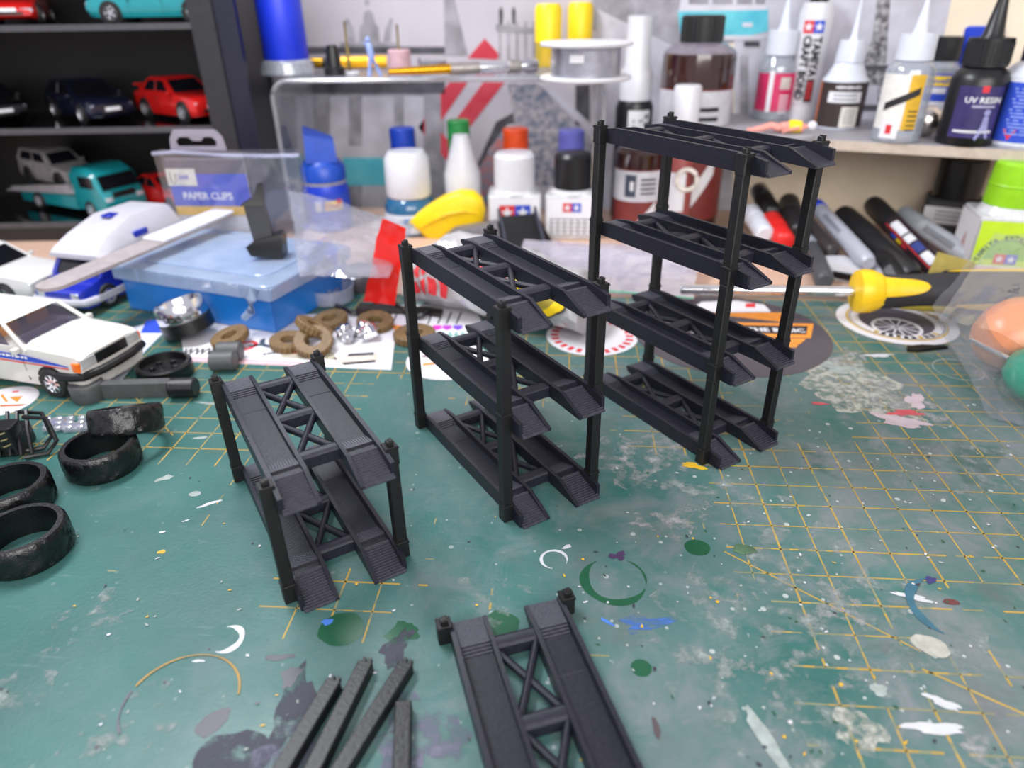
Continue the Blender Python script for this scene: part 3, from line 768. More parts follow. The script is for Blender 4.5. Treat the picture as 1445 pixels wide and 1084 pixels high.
# flatbed truck with a grey car on its sloping bed
def truck():
    p = cab_at(120, 0, 332); yaw = math.radians(-23)
    t = thing('toy_flatbed_truck', 'teal toy flatbed truck on the lowest cabinet shelf', 'toy truck', p, yaw); t.scale = (1.35, 1.35, 1.35)
    L, hw = 92, 15
    cabm = MB(); S = []
    for x, z0, z1, w in ((16, 6, 29, 14), (20, 5, 31, 15), (34, 5, 31, 15), (40, 5, 28, 15), (45, 5, 17, 14.5), (46.5, 6, 15, 14)):
        S.append([(x, -w, z0), (x, -w, z1 - 3), (x, -w*0.8, z1), (x, w*0.8, z1), (x, w, z1 - 3), (x, w, z0)])
    cabm.loft(S); obj('cab', cabm, TPAINT, t, smooth=40)
    obj('windscreen', MB().slab([(41.6, -12.5, 26.2), (41.6, 12.5, 26.2), (45.4, 13, 18), (45.4, -13, 18)], -0.6), GLASSD, t, smooth=0)
    for s in (-1, 1):
        obj('side_window', MB().box((33, s*15.0, 22.5), (13, 0.6, 7)), GLASSD, t)
        obj('headlight', MB().rbox((46, s*11, 12), (2, 5, 3), 0.6, 2), LAMP, t)
    obj('grille', MB().rbox((46.4, 0, 14.6), (1.2, 16, 3.4), 0.4, 2), BLACK, t)
    b = MB()
    for z in (6.5, 8.5, 10.5): b.box((46.6, 0, z), (1.6, 27, 1.1))
    obj('bumper', b, TPAINT, t)
    obj('side_skirt', MB().rbox((-14, 0, 8), (62, 28, 9), 1.5, 2), TPAINT, t)
    bed = MB(); bed.loft([[(16, -15, 14), (16, 15, 14), (16, 15, 16), (16, -15, 16)], [(-34, -15, 12), (-34, 15, 12), (-34, 15, 14), (-34, -15, 14)], [(-58, -15, 9), (-58, 15, 9), (-58, 15, 10), (-58, -15, 10)]])
    for s in (-1, 1): bed.loft([[(16, s*15, 14), (16, s*15.8, 14), (16, s*15.8, 20), (16, s*15, 20)], [(-50, s*15, 10), (-50, s*15.8, 10), (-50, s*15.8, 13), (-50, s*15, 13)]])
    bed.loft([[(16, -15, 14), (16, 15, 14), (16, 13, 28), (16, -13, 28)], [(17, -15, 14), (17, 15, 14), (17, 13, 28), (17, -13, 28)]])
    obj('bed', bed, mat('bed_grey', (158, 156, 160), 0.45), t)
    for x in (31, -24):
        for s in (-1, 1): wheel(t, x, s*13.2, 5.6, 4.5, s)
    return p, yaw
tp, ty = truck()
d = Vector((math.cos(ty), math.sin(ty), 0))
gp = Vector(tp) - d * 22 + Vector((0, 0, 21.2))
car('toy_van', 'unpainted grey toy car riding on the teal truck', gp, ty, 70, 32, 29, mat('bare_grey', (132, 130, 132), 0.5), GC, 'wagon', rim=BLACK, pitch=-0.05, lamps=True, plate=False)
# ---- white rally saloon on the mat
yaw = math.radians(-12)
fc = Vector((-338, 33, 0)) - Vector((math.cos(yaw), math.sin(yaw), 0)) * 52
WPAINT = mat('paint_white', (206, 204, 198), 0.25, var=0.03, coat=0.4)
wc = car('toy_hatchback', 'white toy hatchback with blue and red side stripe and black bumper', (fc.x, fc.y, 0), yaw, 104, 43, 37, WPAINT, None, 'boxy', rim=CHROME, rz=8.2, lamps=False, plate=False, glass=film('windscreen_clear', (190, 188, 200), 0.10, 0.03, (120, 120, 150), 0.05), interior=mat('tan_seats', (226, 160, 104), 0.6), spokes=8)
for s in (-1, 1):
    obj('headlight', MB().rbox((51.0, s*14.6, 19.6), (3, 9.4, 5.0), 0.8, 2), mat('lamp_grey', (170, 172, 172), 0.2), wc)
    obj('indicator', MB().rbox((49.6, s*19.4, 18.4), (4.6, 3.4, 4.8), 0.8, 2), mat('amber_lens', (240, 112, 28), 0.2), wc)
    obj('side_stripe', MB().add([(-48, s*21.75, 19.6), (46, s*21.3, 18.6), (46, s*21.2, 19.0), (20, s*21.6, 22.4), (-48, s*21.5, 23.4)], [(0, 1, 2, 3, 4)]), BINK, wc, smooth=0)
    obj('pin_stripe', MB().add([(-48, s*21.85, 18.2), (46, s*21.45, 17.4), (46, s*21.4, 18.1), (-48, s*21.8, 19.0)], [(0, 1, 2, 3)]), RINK, wc, smooth=0)
    if s < 0:
        mk = MB()
        for k in range(9): mk.box((4 + k*2.0 + (k % 3)*0.3, -21.65, 21.2 - k*0.02), (1.1 + 0.5*(k % 2), 0.3, 0.8 + 0.6*((k*7) % 3)/2))
        obj('stripe_lettering', mk, WINK, wc)
obj('nose_grille', MB().rbox((51.6, 0, 19.4), (2.6, 20.5, 5.2), 0.5, 2), BLACK, wc)
bm_ = MB(); P = [(38, -22, 13.4), (46, -22, 13.4), (51.5, -20, 13.4), (53.4, -10, 13), (53.8, 0, 13), (53.4, 10, 13), (51.5, 20, 13.4), (46, 22, 13.4), (38, 22, 13.4)]
bm_.tube(P, 2.3, 8); obj('front_bumper', bm_, BLACK, wc)
obj('front_valance', MB().loft([[(40, -20, 5.2), (52, -17, 5.2), (52.6, 17, 5.2), (40, 20, 5.2)], [(40, -20.4, 11), (52.6, -18, 11), (53, 18, 11), (40, 20.4, 11)]]), mat('valance_grey', (196, 194, 190), 0.3), wc)
obj('bonnet_vent', MB().rbox((32, 4, 25.6), (4, 14, 1.0), 0.4, 2), mat('vent_grey', (196, 196, 192), 0.4), wc)
# ---- white car behind it, cut by the photograph's edge
yaw2 = math.radians(-8)
car('toy_hatchback', 'white toy car with open roof hatch behind the striped hatchback', (-505, 158, 0), yaw2, 104, 42, 33, mat('paint_white_b', (208, 207, 206), 0.3, var=0.03, coat=0.3), None, 'hatch', rim=CHROME, plate=False, rz=7.5, hatch=True)
# ---- camper with white high roof on a blue van
def camper():
    yaw = math.radians(-102)
    p = (-418, 168, 0)
    v = thing('toy_camper_van', 'blue and white toy camper van with high moulded roof', 'toy van', p, yaw)
    VB = paint('royal_blue', (30, 46, 170)); VW = mat('camper_white', (192, 190, 198), 0.3, var=0.03, coat=0.3)
    L, hw = 98, 20.5
    b = MB(); S = []
    for x, z0, z1, w in ((-49, 6, 32, 19.5), (-46, 5, 33, 20.5), (20, 5, 33, 20.5), (30, 5, 20, 20.5), (46, 5, 17, 19.5), (49, 6, 15, 18)):
        S.append([(x, -w, z0), (x, -w*1.02, z0 + 7), (x, -w*0.94, z1), (x, w*0.94, z1), (x, w*1.02, z0 + 7), (x, w, z0)])
    b.loft(S); obj('body', b, VB, v, smooth=40)
    r = MB(); S = []
    for x, z0, z1, w, wt in ((-50, 31, 46, 20.5, 14), (-44, 31, 50, 21, 15), (-10, 31, 50, 21, 15), (14, 31, 43, 21, 16), (26, 31, 37, 21, 18), (29, 31, 34, 20.5, 19)):
        S.append([(x, -w, z0), (x, -w, z0 + (z1-z0)*0.35), (x, -wt, z1), (x, wt, z1), (x, w, z0 + (z1-z0)*0.35), (x, w, z0)])
    r.loft(S); rf = obj('high_roof', r, VW, v, smooth=30)
    obj('roof_vent', MB().rbox((-8, 0, 50.2), (9, 8, 1.4), 1, 2), VB, rf)
    obj('side_vent', MB().rbox((-10, 20.0, 39), (13, 2.4, 4.4), 1, 2), VB, rf)
    obj('windscreen', MB().slab([(20.6, -17, 32), (20.6, 17, 32), (29.5, 18, 20.5), (29.5, -18, 20.5)], -0.8), GLASSD, v, smooth=0)
    for s in (-1, 1):
        obj('side_window', MB().box((2, s*20.1, 26.5), (28, 0.6, 9)), GLASSD, v)
        obj('pillar', MB().tube([(22, s*18, 32.5), (31, s*19, 20)], 1.4, 6), VB, v)
        obj('headlight', MB().rbox((48, s*13.5, 13.5), (3, 6, 3.6), 0.8, 2), LAMP, v)
        obj('side_rub_strip', MB().rbox((-2, s*21.2, 9.2), (92, 1.4, 4.2), 0.5, 2), VW, v)
        for x in (30, -28): wheel(v, x, s*18.4, 8.2, 6, s, GREY)
    bp = MB(); bp.tube([(40, -21.5, 9.5), (48, -20, 9.5), (51, -10, 9.5), (51, 10, 9.5), (48, 20, 9.5), (40, 21.5, 9.5)], 2.6, 8); obj('front_bumper', bp, VW, v)
camper()
# ================================================================== BOTTLES AND JARS
def lpart(root, name, prof, m, n=28, sx=1, sy=1, **k): return obj(name, MB().lathe(prof, n, sx=sx, sy=sy), m, root, **k)
def band(root, r, z0, z1, m, a0=0, a1=2*PI, name='label'):
    mb = MB(); n = 28
    mb.sheet(n, 1, lambda s, t: (r*math.cos(a0 + s*(a1-a0)), r*math.sin(a0 + s*(a1-a0)), z0 + t*(z1-z0)))
    return obj(name, mb, m, root, smooth=60)
def patch(root, r, ang, z, w, h, m, name='label_panel'): return obj(name, wrap(rect_mb(w, h), r, ang, z), m, root, smooth=60)
def at(u, v, z): p = G(u, v, z); return Vector((p.x, p.y, z))
def rel(p, v): return zat(p[0], p[1], v) - p[2]          # height above the base at which the picture row v is reached
GLB = 'bottles under the acrylic riser'; GLS = 'bottles on the grey wall shelf'
# --- star emblem used on two paint jars: red and blue squares with white stars
def emblem(root, M, s, name='emblem'):
    for k, mm in ((-1, RINK), (1, BINK)):
        q = rect_mb(s, s, k*s/2, 0, 1); q.v = [tuple(M @ Vector(p)) for p in q.v]; e = obj(name, q, mm, root, smooth=0)
        st = star_mb(s*0.42, k*s/2, 0); st.v = [tuple(M @ Vector((x, y, 0.12))) for x, y, z in st.v]; obj('star', st, WINK, e, smooth=0)
def front_plane(y, z, x=0): return Matrix.Translation((x, y, z)) @ Matrix.Rotation(PI/2, 4, 'X')
# row behind: little bottles with coloured caps
def cap_bottle(u, vtop, m, label, Y=372, r=11.5, bodym=WHITE):
    p = W(u, vtop + 60, Y); p.z = DZ; h = rel(p, vtop)
    b = thing('paint_bottle', label, 'bottle', p, group=GLB)
    lpart(b, 'body', [(r + 2.5, 0), (r + 3, 1), (r + 3, h*0.45), (r, h*0.58), (r*0.8, h*0.62)], bodym)
    lpart(b, 'cap', [(r, h*0.60), (r, h - 1), (r - 1, h)], m)
    return b
cap_bottle(572, 180, mat('cap_blue', (22, 64, 176), 0.4), 'small bottle with blue cap behind the white-capped blue jar')
cap_bottle(649, 169, mat('cap_green', (38, 136, 66), 0.4), 'green bottle standing behind the white cone-capped glue', bodym=mat('cap_green', (38, 136, 66)), r=10)
cap_bottle(728, 181, mat('cap_orange', (222, 74, 20), 0.4), 'small bottle with orange cap behind the white-capped square jar')
cap_bottle(805, 183, mat('cap_purple', (108, 110, 196), 0.4), 'small bottle with lilac cap behind the black-capped square jar')
# glue bottle with angular blue spout
p = W(462, 285, 332); p.z = DZ
b = thing('glue_bottle', 'blue glue bottle with slanted spout cap at the riser\'s end', 'bottle', p, facing(p), GLB)
h = rel(p, 178); RB_ = mat('revell_blue', (24, 72, 176), 0.35)
lpart(b, 'body', [(19, 0), (20, 1.5), (20, h*0.40), (18.5, h*0.46)], BLUE)
lpart(b, 'neck_ring', [(18.8, h*0.46), (18.8, h*0.49)], GREY)
cp = MB(); cp.lathe([(19.2, h*0.49), (19.2, h*0.62), (15, h*0.68)], 28)
cp.loft([[(14, -13, h*0.68), (14, 13, h*0.68), (-14, 13, h*0.68), (-14, -13, h*0.68)], [(12, -12, h*0.94), (12, 12, h*0.88), (-10, 12, h*0.88), (-10, -12, h*1.0)]])
obj('spout_cap', cp, RB_, b, smooth=40)
band(b, 20.15, 4, h*0.38, BINK); patch(b, 20.3, 0.25, h*0.27, 16, 8, YELLOW); patch(b, 20.35, -0.4, h*0.27, 6, 9, WINK)
patch(b, 20.35, 0.5, h*0.30, 4, 4, RINK); wrap_text(b, 'Revell', 6, RINK, 20.45, 0.2, h*0.27, 13)
# jar with blue liquid and white cap
p = W(580, 305, 322); p.z = DZ; h = rel(p, 213)
b = thing('paint_jar', 'jar of blue liquid with rounded white cap', 'jar', p, facing(p), GLB)
lpart(b, 'body', [(20, 0), (22, 2), (22, h*0.34), (19, h*0.44), (17, h*0.46)], mat('blue_liquid', (38, 92, 130), 0.12, coat=0.5))
lpart(b, 'cap', [(18.5, h*0.46), (19.5, h*0.50), (18.8, h*0.92), (15, h)], WHITE)
band(b, 22.15, 3, h*0.28, mat('paper_label', (206, 214, 224), 0.6)); wrap_text(b, 'Aqua', 8, BINK, 22.3, 0.15, h*0.2, 20) if False else patch(b, 22.3, 0.1, h*0.2, 18, 5, mat('label_blue_script', (70, 130, 190), 0.6))
# white cone-capped glue
p = W(655, 300, 335); p.z = DZ; h = rel(p, 190)
b = thing('glue_bottle', 'squat glue bottle with tall white cone cap', 'bottle', p, facing(p), GLB)
lpart(b, 'body', [(17, 0), (18, 1), (18, h*0.26), (16, h*0.32)], mat('label_cream', (222, 206, 150), 0.5))
lpart(b, 'cone_cap', [(15.5, h*0.32), (15.5, h*0.60), (8.5, h*0.90), (6.5, h)], WHITE)
patch(b, 18.15, 0.2, h*0.16, 16, 6, BINK); patch(b, 18.15, -0.6, h*0.16, 10, 6, YELLOW)
# square jars
def square_jar(u, v0, vtop, Y, w, capm, label, capr, grille):
    p = W(u, v0, Y); p.z = DZ; h = rel(p, vtop)
    b = thing('square_paint_jar', label, 'jar', p, facing(p) + PI/2, GLB)
    obj('body', MB().rbox((0, 0, h*0.27), (w, w*0.86, h*0.54), 4), mat('jar_glass', (206, 206, 208), 0.12, coat=0.4), b)
    lpart(b, 'shoulder', [(w*0.44, h*0.54), (capr*0.9, h*0.60)], mat('jar_glass', (206, 206, 208)))
    lpart(b, 'cap', [(capr, h*0.57), (capr, h*0.96), (capr - 2, h)], capm)
    y = -w*0.43 - 0.15
    lb = rect_mb(w*0.94, h*0.46, 0, 0, 1); M = front_plane(y, h*0.28); lb.v = [tuple(M @ Vector(q)) for q in lb.v]
    obj('label', lb, mat('jar_label', (226, 226, 230), 0.5, var=0.03), b, smooth=0)
    return b, w, h, y
b, w, h, y = square_jar(727, 330, 215, 318, 44, WHITE, 'square jar with white cap and red and blue star emblem', 17, 0)
emblem(b, front_plane(y - 0.15, h*0.33, 0), 13)
bb = rect_mb(26, 5, 0, 0, 1); M = front_plane(y - 0.15, h*0.17); bb.v = [tuple(M @ Vector(q)) for q in bb.v]; obj('blue_bar', bb, BINK, b, smooth=0)
b, w, h, y = square_jar(806, 330, 215, 318, 44, BLACK, 'square jar with black cap and small star emblem', 15.5, 1)
emblem(b, front_plane(y - 0.15, h*0.40, 0), 7.5)
gr = MB(); M = front_plane(y - 0.15, h*0.16)
for k in range(7): gr.box((-17 + k*5.6, 0, 0), (0.6, h*0.2, 0.1), M)
for k in range(5): gr.box((0, -h*0.1 + k*h*0.05, 0), (36, 0.6, 0.1), M)
obj('printed_table', gr, INK, b)
# brown bottles
BROWN = mat('brown_glass', (50, 24, 20), 0.08, coat=0.6, var=0.1)
LBL = mat('silver_label', (196, 196, 202), 0.45, var=0.08); RL = mat('label_maroon', (118, 46, 42), 0.5)
def chem_label(b, r, h0, h1):
    band(b, r + 0.15, h0, h1, RL)
    band(b, r + 0.25, h0 + (h1-h0)*0.52, h1 - 1, LBL)
    patch(b, r + 0.4, -0.32, h0 + (h1-h0)*0.76, r*0.46, (h1-h0)*0.34, mat('label_slate', (62, 70, 86), 0.5))
    patch(b, r + 0.5, -0.26, h0 + (h1-h0)*0.76, r*0.14, (h1-h0)*0.14, WINK)
    mb = MB(); n = 14
    mb.sheet(n, 1, lambda s, t: (r*1.2*(s - 0.5), (s - 0.5)*(h1-h0)*0.5 + (t - 0.5)*(h1-h0)*0.16, 0))
    obj('label_stripe', wrap(mb, r + 0.35, 0.2, h0 + (h1-h0)*0.2), WINK, b, smooth=60)
    t = MB()
    for k in range(4): t.add(rect_mb(r*0.62, (h1-h0)*0.03, r*0.30, (h1-h0)*(0.86 - k*0.07), 4).v, rect_mb(1, 1, 0, 0, 4).f)
    obj('label_print', wrap(t, r + 0.5, 0.1, h0), INK, b, smooth=0)
p = W(896, 330, 322); p.z = DZ; h = rel(p, 186)
b = thing('chemical_bottle', 'short brown bottle with silver label beside the riser', 'bottle', p, facing(p))
lpart(b, 'body', [(19, 0), (20.5, 2), (20.5, h*0.82), (16, h*0.88), (12, h*0.9)], BROWN); lpart(b, 'cap', [(12.5, h*0.88), (12.5, h - 0.8), (11.5, h)], BLACK)
lpart(b, 'shoulder_ring', [(17.4, h*0.875), (15.6, h*0.895)], GREY)
chem_label(b, 20.5, 4, h*0.68)
p = W(962, 320, 352); p.z = DZ; h = rel(p, 21)
b = thing('chemical_bottle', 'tall brown bottle with black screw cap', 'bottle', p, facing(p))
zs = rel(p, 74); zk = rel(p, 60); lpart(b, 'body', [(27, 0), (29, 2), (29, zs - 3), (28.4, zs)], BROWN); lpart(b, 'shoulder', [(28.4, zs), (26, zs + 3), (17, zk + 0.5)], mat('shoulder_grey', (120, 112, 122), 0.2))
lpart(b, 'body_top', [(28.8, h*0.60), (28.8, h*0.72)], BROWN) if False else None
lpart(b, 'cap', [(16.2, zk), (16.2, h - 1), (15.4, h)], BLACK)
cm = MB()
for k in range(28): a = 2*PI*k/28; cm.box((16.3*math.cos(a), 16.3*math.sin(a), (h + zk)/2), (0.7, 0.9, (h - zk)*0.9))
obj('cap_ribs', cm, BLACK, b)
chem_label(b, 29, 10, rel(p, 122))
# white-nozzled bottle and white ringed tube
p = W(884, 320, 374); p.z = DZ; h = rel(p, 22)
b = thing('spray_bottle', 'black and white bottle with tall white cap next to solder reel', 'bottle', p, facing(p))
lpart(b, 'body', [(15, 0), (16, 1), (16, h*0.58), (13, h*0.62)], BLACK); band(b, 16.2, h*0.30, h*0.57, WINK, -0.3, 0.9)
mk = MB()
for k in range(26): mk.add(rect_mb(random.uniform(1, 5), random.uniform(1, 4), random.uniform(-2, 12), random.uniform(-h*.12, h*.12), 2).v, rect_mb(1, 1, 0, 0, 2).f)
obj('label_blotches', wrap(mk, 16.35, 0.1, h*0.43), DARK, b, smooth=0)
lpart(b, 'cap', [(13.5, h*0.61), (13.5, h*0.74), (10.5, h*0.78), (9.8, h)], WHITE)
p = W(950, 335, 312); p.z = DZ; h = rel(p, 120)
b = thing('glue_tube', 'white capped tube with plastic ring in front of the tall brown bottle', 'tube', p, facing(p))
lpart(b, 'body', [(10, 0), (11, 1), (11, h*0.6), (9, h*0.66)], mat('label_maroon2', (150, 74, 70), 0.5)); band(b, 11.15, h*0.2, h*0.46, WINK, -0.9, 0.5)
lpart(b, 'cap', [(10.4, h*0.62), (10.4, h - 2), (9.4, h)], WHITE)
rg = MB(); rg.tube([(11.8, 6 + 8*math.cos(a*PI/10), h*0.42 + 8*math.sin(a*PI/10)) for a in range(21)], 1.8, 8); obj('plastic_ring', rg, mat('ring_ivory', (226, 220, 208), 0.4), b)
# ------------------------------------------------ on the right-hand shelf
SZ = 84.0
def noz(b, z0, z1, r0, m=NOZ, r1=1.0): lpart(b, 'nozzle', [(r0, z0), (r0*0.72, z0 + (z1-z0)*0.12), (r1*1.6, z0 + (z1-z0)*0.75), (r1, z1)], m, 16)
CLEARB = film('clear_bottle', (232, 236, 240), 0.2, 0.30, (215, 222, 232), 0.1)
p = at(1087, 168, SZ); f = facing(p)
b = thing('glue_bottle', 'clear glue bottle with pink label and white nozzle', 'bottle', p, f, GLS); h = rel(p, -14)
z1, z2, z3 = rel(p, 92), rel(p, 76), rel(p, 44)
lpart(b, 'body', [(13.5, 0), (14.5, 1), (14.5, z1 - 4), (14, z1), (9, z2)], CLEARB); band(b, 14.7, 8, z1 - 5, mat('label_pink', (196, 40, 92), 0.5), -1.7, 1.3)
patch(b, 14.9, 0.55, z1*0.7, 9, 9, mat('label_tan', (196, 186, 180), 0.6)); patch(b, 14.9, -0.25, z1*0.55, 3.6, z1*0.75, WINK); wrap_text(b, 'Bonding', 3.4, INK, 15.0, -0.25, z1*0.55, z1*0.6, PI/2) if False else None
ln = MB()
for k in range(6): ln.add(rect_mb(8, 1.0, 5.5, -12 + k*2.6, 3).v, rect_mb(1, 1, 0, 0, 3).f)
obj('label_print', wrap(ln, 14.95, 0.2, z1*0.45), WINK, b, smooth=0)
lpart(b, 'cap', [(11.5, z2 - 0.5), (11.5, z3 + 1), (10, z3)], NOZ); noz(b, z3 - 0.5, h, 6)
# white craft glue tube
p = at(1127, 168, SZ); f = facing(p)
b = thing('craft_glue_bottle', 'tall white craft glue bottle with upright lettering and star emblem', 'bottle', p, f, GLS); h = rel(p, 2)
zb = rel(p, 146)
lpart(b, 'base_cap', [(11.4, 0), (11.8, 1), (11.8, zb - 0.8)], WHITE)
lpart(b, 'body', [(11.2, zb - 0.8), (12.4, zb + 2), (13.2, h*0.9), (11, h - 0.4)], WHITE); lpart(b, 'top_plug', [(7, h - 0.6), (7, h + 7), (6, h + 7.4)], BLACK)
RT_ = 13.35
for k, mm in ((-1, RINK), (1, BINK)):
    q = rect_mb(8, 9, k*4 - 0.5, 0, 3); e = obj('emblem', wrap(q, RT_, 0, h*0.80), mm, b, smooth=60)
    obj('star', wrap(star_mb(3.6, k*4 - 0.5, 0), RT_ + 0.12, 0, h*0.80), WINK, e, smooth=0)
def up_text(txt, off, z, length, size, m):
    t = text_mb(txt, size, length, 0.04); t.v = [(x, y + off, 0) for x, y, _ in t.v]
    return obj('lettering', wrap(t, RT_ + 0.15, 0, z, -PI/2), m, b, smooth=0)
up_text('TAMIYA', 3.8, h*0.555, h*0.34, 9.2, INK); up_text('CRAFT BOND', -4.0, h*0.46, h*0.54, 8.6, INK)
rp = rect_mb(h*0.20, 6.4, 0, 4.0, 4); obj('red_panel', wrap(rp, RT_ + 0.1, 0, h*0.27, -PI/2), INK, b, smooth=60)
mk = MB()
for k in range(2): mk.add(rect_mb(h*0.16, 1.2, 0, 2.8 + k*2.4, 3).v, rect_mb(1, 1, 0, 0, 3).f)
obj('red_print', wrap(mk, RT_ + 0.2, 0, h*0.27, -PI/2), RINK, b, smooth=0)
# accelerator bottle
p = at(1180, 180, SZ); f = facing(p)
b = thing('glue_bottle', 'dark labelled bottle with orange edge and thin white nozzle', 'bottle', p, f, GLS); h = rel(p, -8)
z1, z2, z3 = rel(p, 112), rel(p, 86), rel(p, 56)
lpart(b, 'body', [(15.5, 0), (16.5, 1), (16.5, z1), (14, z1 + 3), (9.5, z2)], NOZ); band(b, 16.65, 2, z1 - 1, mat('label_brown', (52, 40, 38), 0.5), -1.25, 1.5); band(b, 16.65, 2, z1 - 1, mat('label_orange', (226, 118, 26), 0.5), -2.2, -1.25)
patch(b, 16.8, 0.12, z1*0.68, 25, z1*0.22, WINK); patch(b, 16.8, 0.45, z1*0.28, 13, z1*0.42, mat('label_ivory', (224, 220, 210), 0.6))
gm = MB()
for k in range(9): gm.add(rect_mb(1.5, 1.6 + 0.8*((k*5) % 3)/2, -8 + k*2.1, 0, 2).v, rect_mb(1, 1, 0, 0, 2).f)
obj('label_wordmark', wrap(gm, 16.85, 0.2, z1*0.88), WINK, b, smooth=0)
ln = MB()
for k in range(2): ln.add(rect_mb(17, 1.1, 0, k*3 - 1.5, 4).v, rect_mb(1, 1, 0, 0, 4).f)
for k in range(5): ln.add(rect_mb(9, 0.7, 5.6, -z1*0.26 - k*2.2, 3).v, rect_mb(1, 1, 0, 0, 3).f)
obj('label_print', wrap(ln, 16.95, 0.12, z1*0.68), GREY, b, smooth=0)
lpart(b, 'cap', [(10.5, z2 - 0.5), (9, z3)], NOZ); noz(b, z3 - 0.4, h, 3.4, r1=0.7)
# yellow label bottle
p = at(1262, 198, SZ); f = facing(p)
b = thing('glue_bottle', 'clear bottle with yellow and white label and white nozzle', 'bottle', p, f, GLS); h = rel(p, -12)
z1, z2, z3 = rel(p, 98), rel(p, 83), rel(p, 50)
lpart(b, 'body', [(14.2, 0), (15.6, 1.2), (15.6, z1), (14, z1 + 3), (9.6, z2)], CLEARB); band(b, 15.75, 9, z1 - 2, mat('label_pale', (222, 220, 214), 0.5), -1.3, 0.55)
band(b, 15.8, 9, z1 - 2, mat('label_gold', (214, 170, 36), 0.5), 0.1, 0.7); patch(b, 15.95, -0.35, z1*0.2, 12, 12, WINK)
mb = MB(); mb.sheet(8, 1, lambda s, t: ((s - 0.5)*22, (s - 0.5)*11 + (t - 0.5)*5, 0)); obj('label_ribbon', wrap(mb, 16.0, -0.1, z1*0.62), INK, b, smooth=60)
ln = MB()
for k in range(5): ln.add(rect_mb(6, 0.9, 6.6, -z1*0.30 + k*3, 3).v, rect_mb(1, 1, 0, 0, 3).f)
obj('label_print', wrap(ln, 16.1, 0.05, z1*0.5), INK, b, smooth=0)
obj('red_mark', wrap(rect_mb(4, 6), 16.1, -0.35, z1*0.2), RINK, b, smooth=60)
lpart(b, 'cap', [(11.8, z2 - 0.5), (11.4, z3 + 1), (10.2, z3)], NOZ); noz(b, z3 - 0.5, h, 6.0)
# small paint bottle with black cap behind it
p = at(1308, 176, SZ); f = facing(p)
b = thing('paint_bottle', 'small clear bottle with black cap and yellow and blue label', 'bottle', p, f, GLS)
z2, h = rel(p, 84), rel(p, 51)
lpart(b, 'body', [(12.5, 0), (13.2, 1), (13.2, z2 - 5), (9, z2)], CLEARB); lpart(b, 'cap', [(10.6, z2 - 0.5), (10.6, h - 1), (9.6, h)], BLACK)
band(b, 13.35, 6, z2 - 9, BINK, -1.5, 1.5); patch(b, 13.5, 0.0, z2 - 14, 18, 7, YELLOW); wrap_text(b, 'Revell', 5, BINK, 13.6, 0, z2 - 14, 15); patch(b, 13.5, 0.0, z2*0.30, 17, 9, WINK); patch(b, 13.5, 0, z2*0.56, 14, 4, WINK)
# blue bottle behind
p = at(1352, 172, SZ); f = facing(p)
b = thing('cleaner_bottle', 'blue capped bottle half hidden behind the black resin bottle', 'bottle', p, f, GLS)
z1, h = rel(p, 100), rel(p, 36)
lpart(b, 'body', [(18, 0), (19, 1), (19, z1 - 4), (17, z1)], BLUE); patch(b, 19.2, -0.65, z1*0.42, 10, 14, RINK); patch(b, 19.3, -0.62, z1*0.42, 6, 9, WINK)
cp = MB(); cp.lathe([(17.5, z1), (17.5, z1 + 6), (13.8, z1 + 13)], 24); cp.rbox((0, 0, (z1 + 13 + h)/2), (24, 26, h - z1 - 13), 4); obj('flip_cap', cp, BLUE, b, smooth=40)
# crumpled steel wool ball
p = at(1303, 192, SZ); sb = MB()
NU, NV = 28, 18
sb.sheet(NU, NV, lambda s, t: tuple(Vector((math.sin(t*PI)*math.cos(s*2*PI), math.sin(t*PI)*math.sin(s*2*PI), math.cos(t*PI))) * (10.3 + 0.9*noise.noise(Vector((math.sin(t*PI)*math.cos(s*2*PI), math.sin(t*PI)*math.sin(s*2*PI), math.cos(t*PI)))*5)) + Vector((0, 0, 10.6))))
tag(obj('foil_ball', sb, mat('foil_ball_metal', (215, 208, 205), 0.28, 1.0, bump=0.9, bscale=500, var=0.15), None, p, smooth=60), 'crumpled silver ball beside the black resin bottle', 'ball')
# black resin bottle
p = at(1358, 202, SZ); f = facing(p)
b = thing('resin_bottle', 'black resin bottle with purple label and cone nozzle', 'bottle', p, f, GLS); h = rel(p, -22)
z1, z2, z3 = rel(p, 100), rel(p, 92), rel(p, 56)
lpart(b, 'body', [(16.4, 0), (17.4, 1.5), (17.4, z1 - 5), (15.4, z1 - 0.5), (11, z2)], BLACK)
band(b, 17.55, 6, z1 - 8, mat('label_purple', (52, 44, 98), 0.4, var=0.25, scale=90), -0.62, 1.0)
wrap_text(b, 'UV RESIN', 5.0, WINK, 17.75, 0.32, z1*0.64, 22); patch(b, 17.75, 0.36, z1*0.56, 14, 1.3, mat('label_lilac', (170, 166, 196), 0.5), 'label_print')
obj('red_mark', wrap(rect_mb(4, 4), 17.75, 0.28, z1*0.79), RINK, b, smooth=60); obj('label_print', wrap(rect_mb(24, 1.4), 17.75, 0.22, 10), WINK, b, smooth=60)
fig = MB(); fig.add(star_mb(1, 0, 0).v, star_mb(1).f); fg = MB()
fg.add([(-1.5, 4, 0), (1.5, 4, 0), (2.5, -2, 0), (4.5, -10, 0), (3, -10, 0), (0.5, -4, 0), (-3, -11, 0), (-4.5, -10, 0), (-2, -2, 0)], [tuple(range(9))])
fg.add([(2*math.cos(k*PI/5), 6.4 + 2.2*math.sin(k*PI/5), 0) for k in range(10)], [tuple(range(10))])
obj('figure_print', wrap(fg, 17.75, 0.55, z1*0.34), mat('figure_blue', (150, 150, 200), 0.5), b, smooth=0)
lpart(b, 'cap', [(13.4, z2 - 0.5), (13.4, z3 + 1.2), (11.8, z3)], BLACK)
rb = MB()
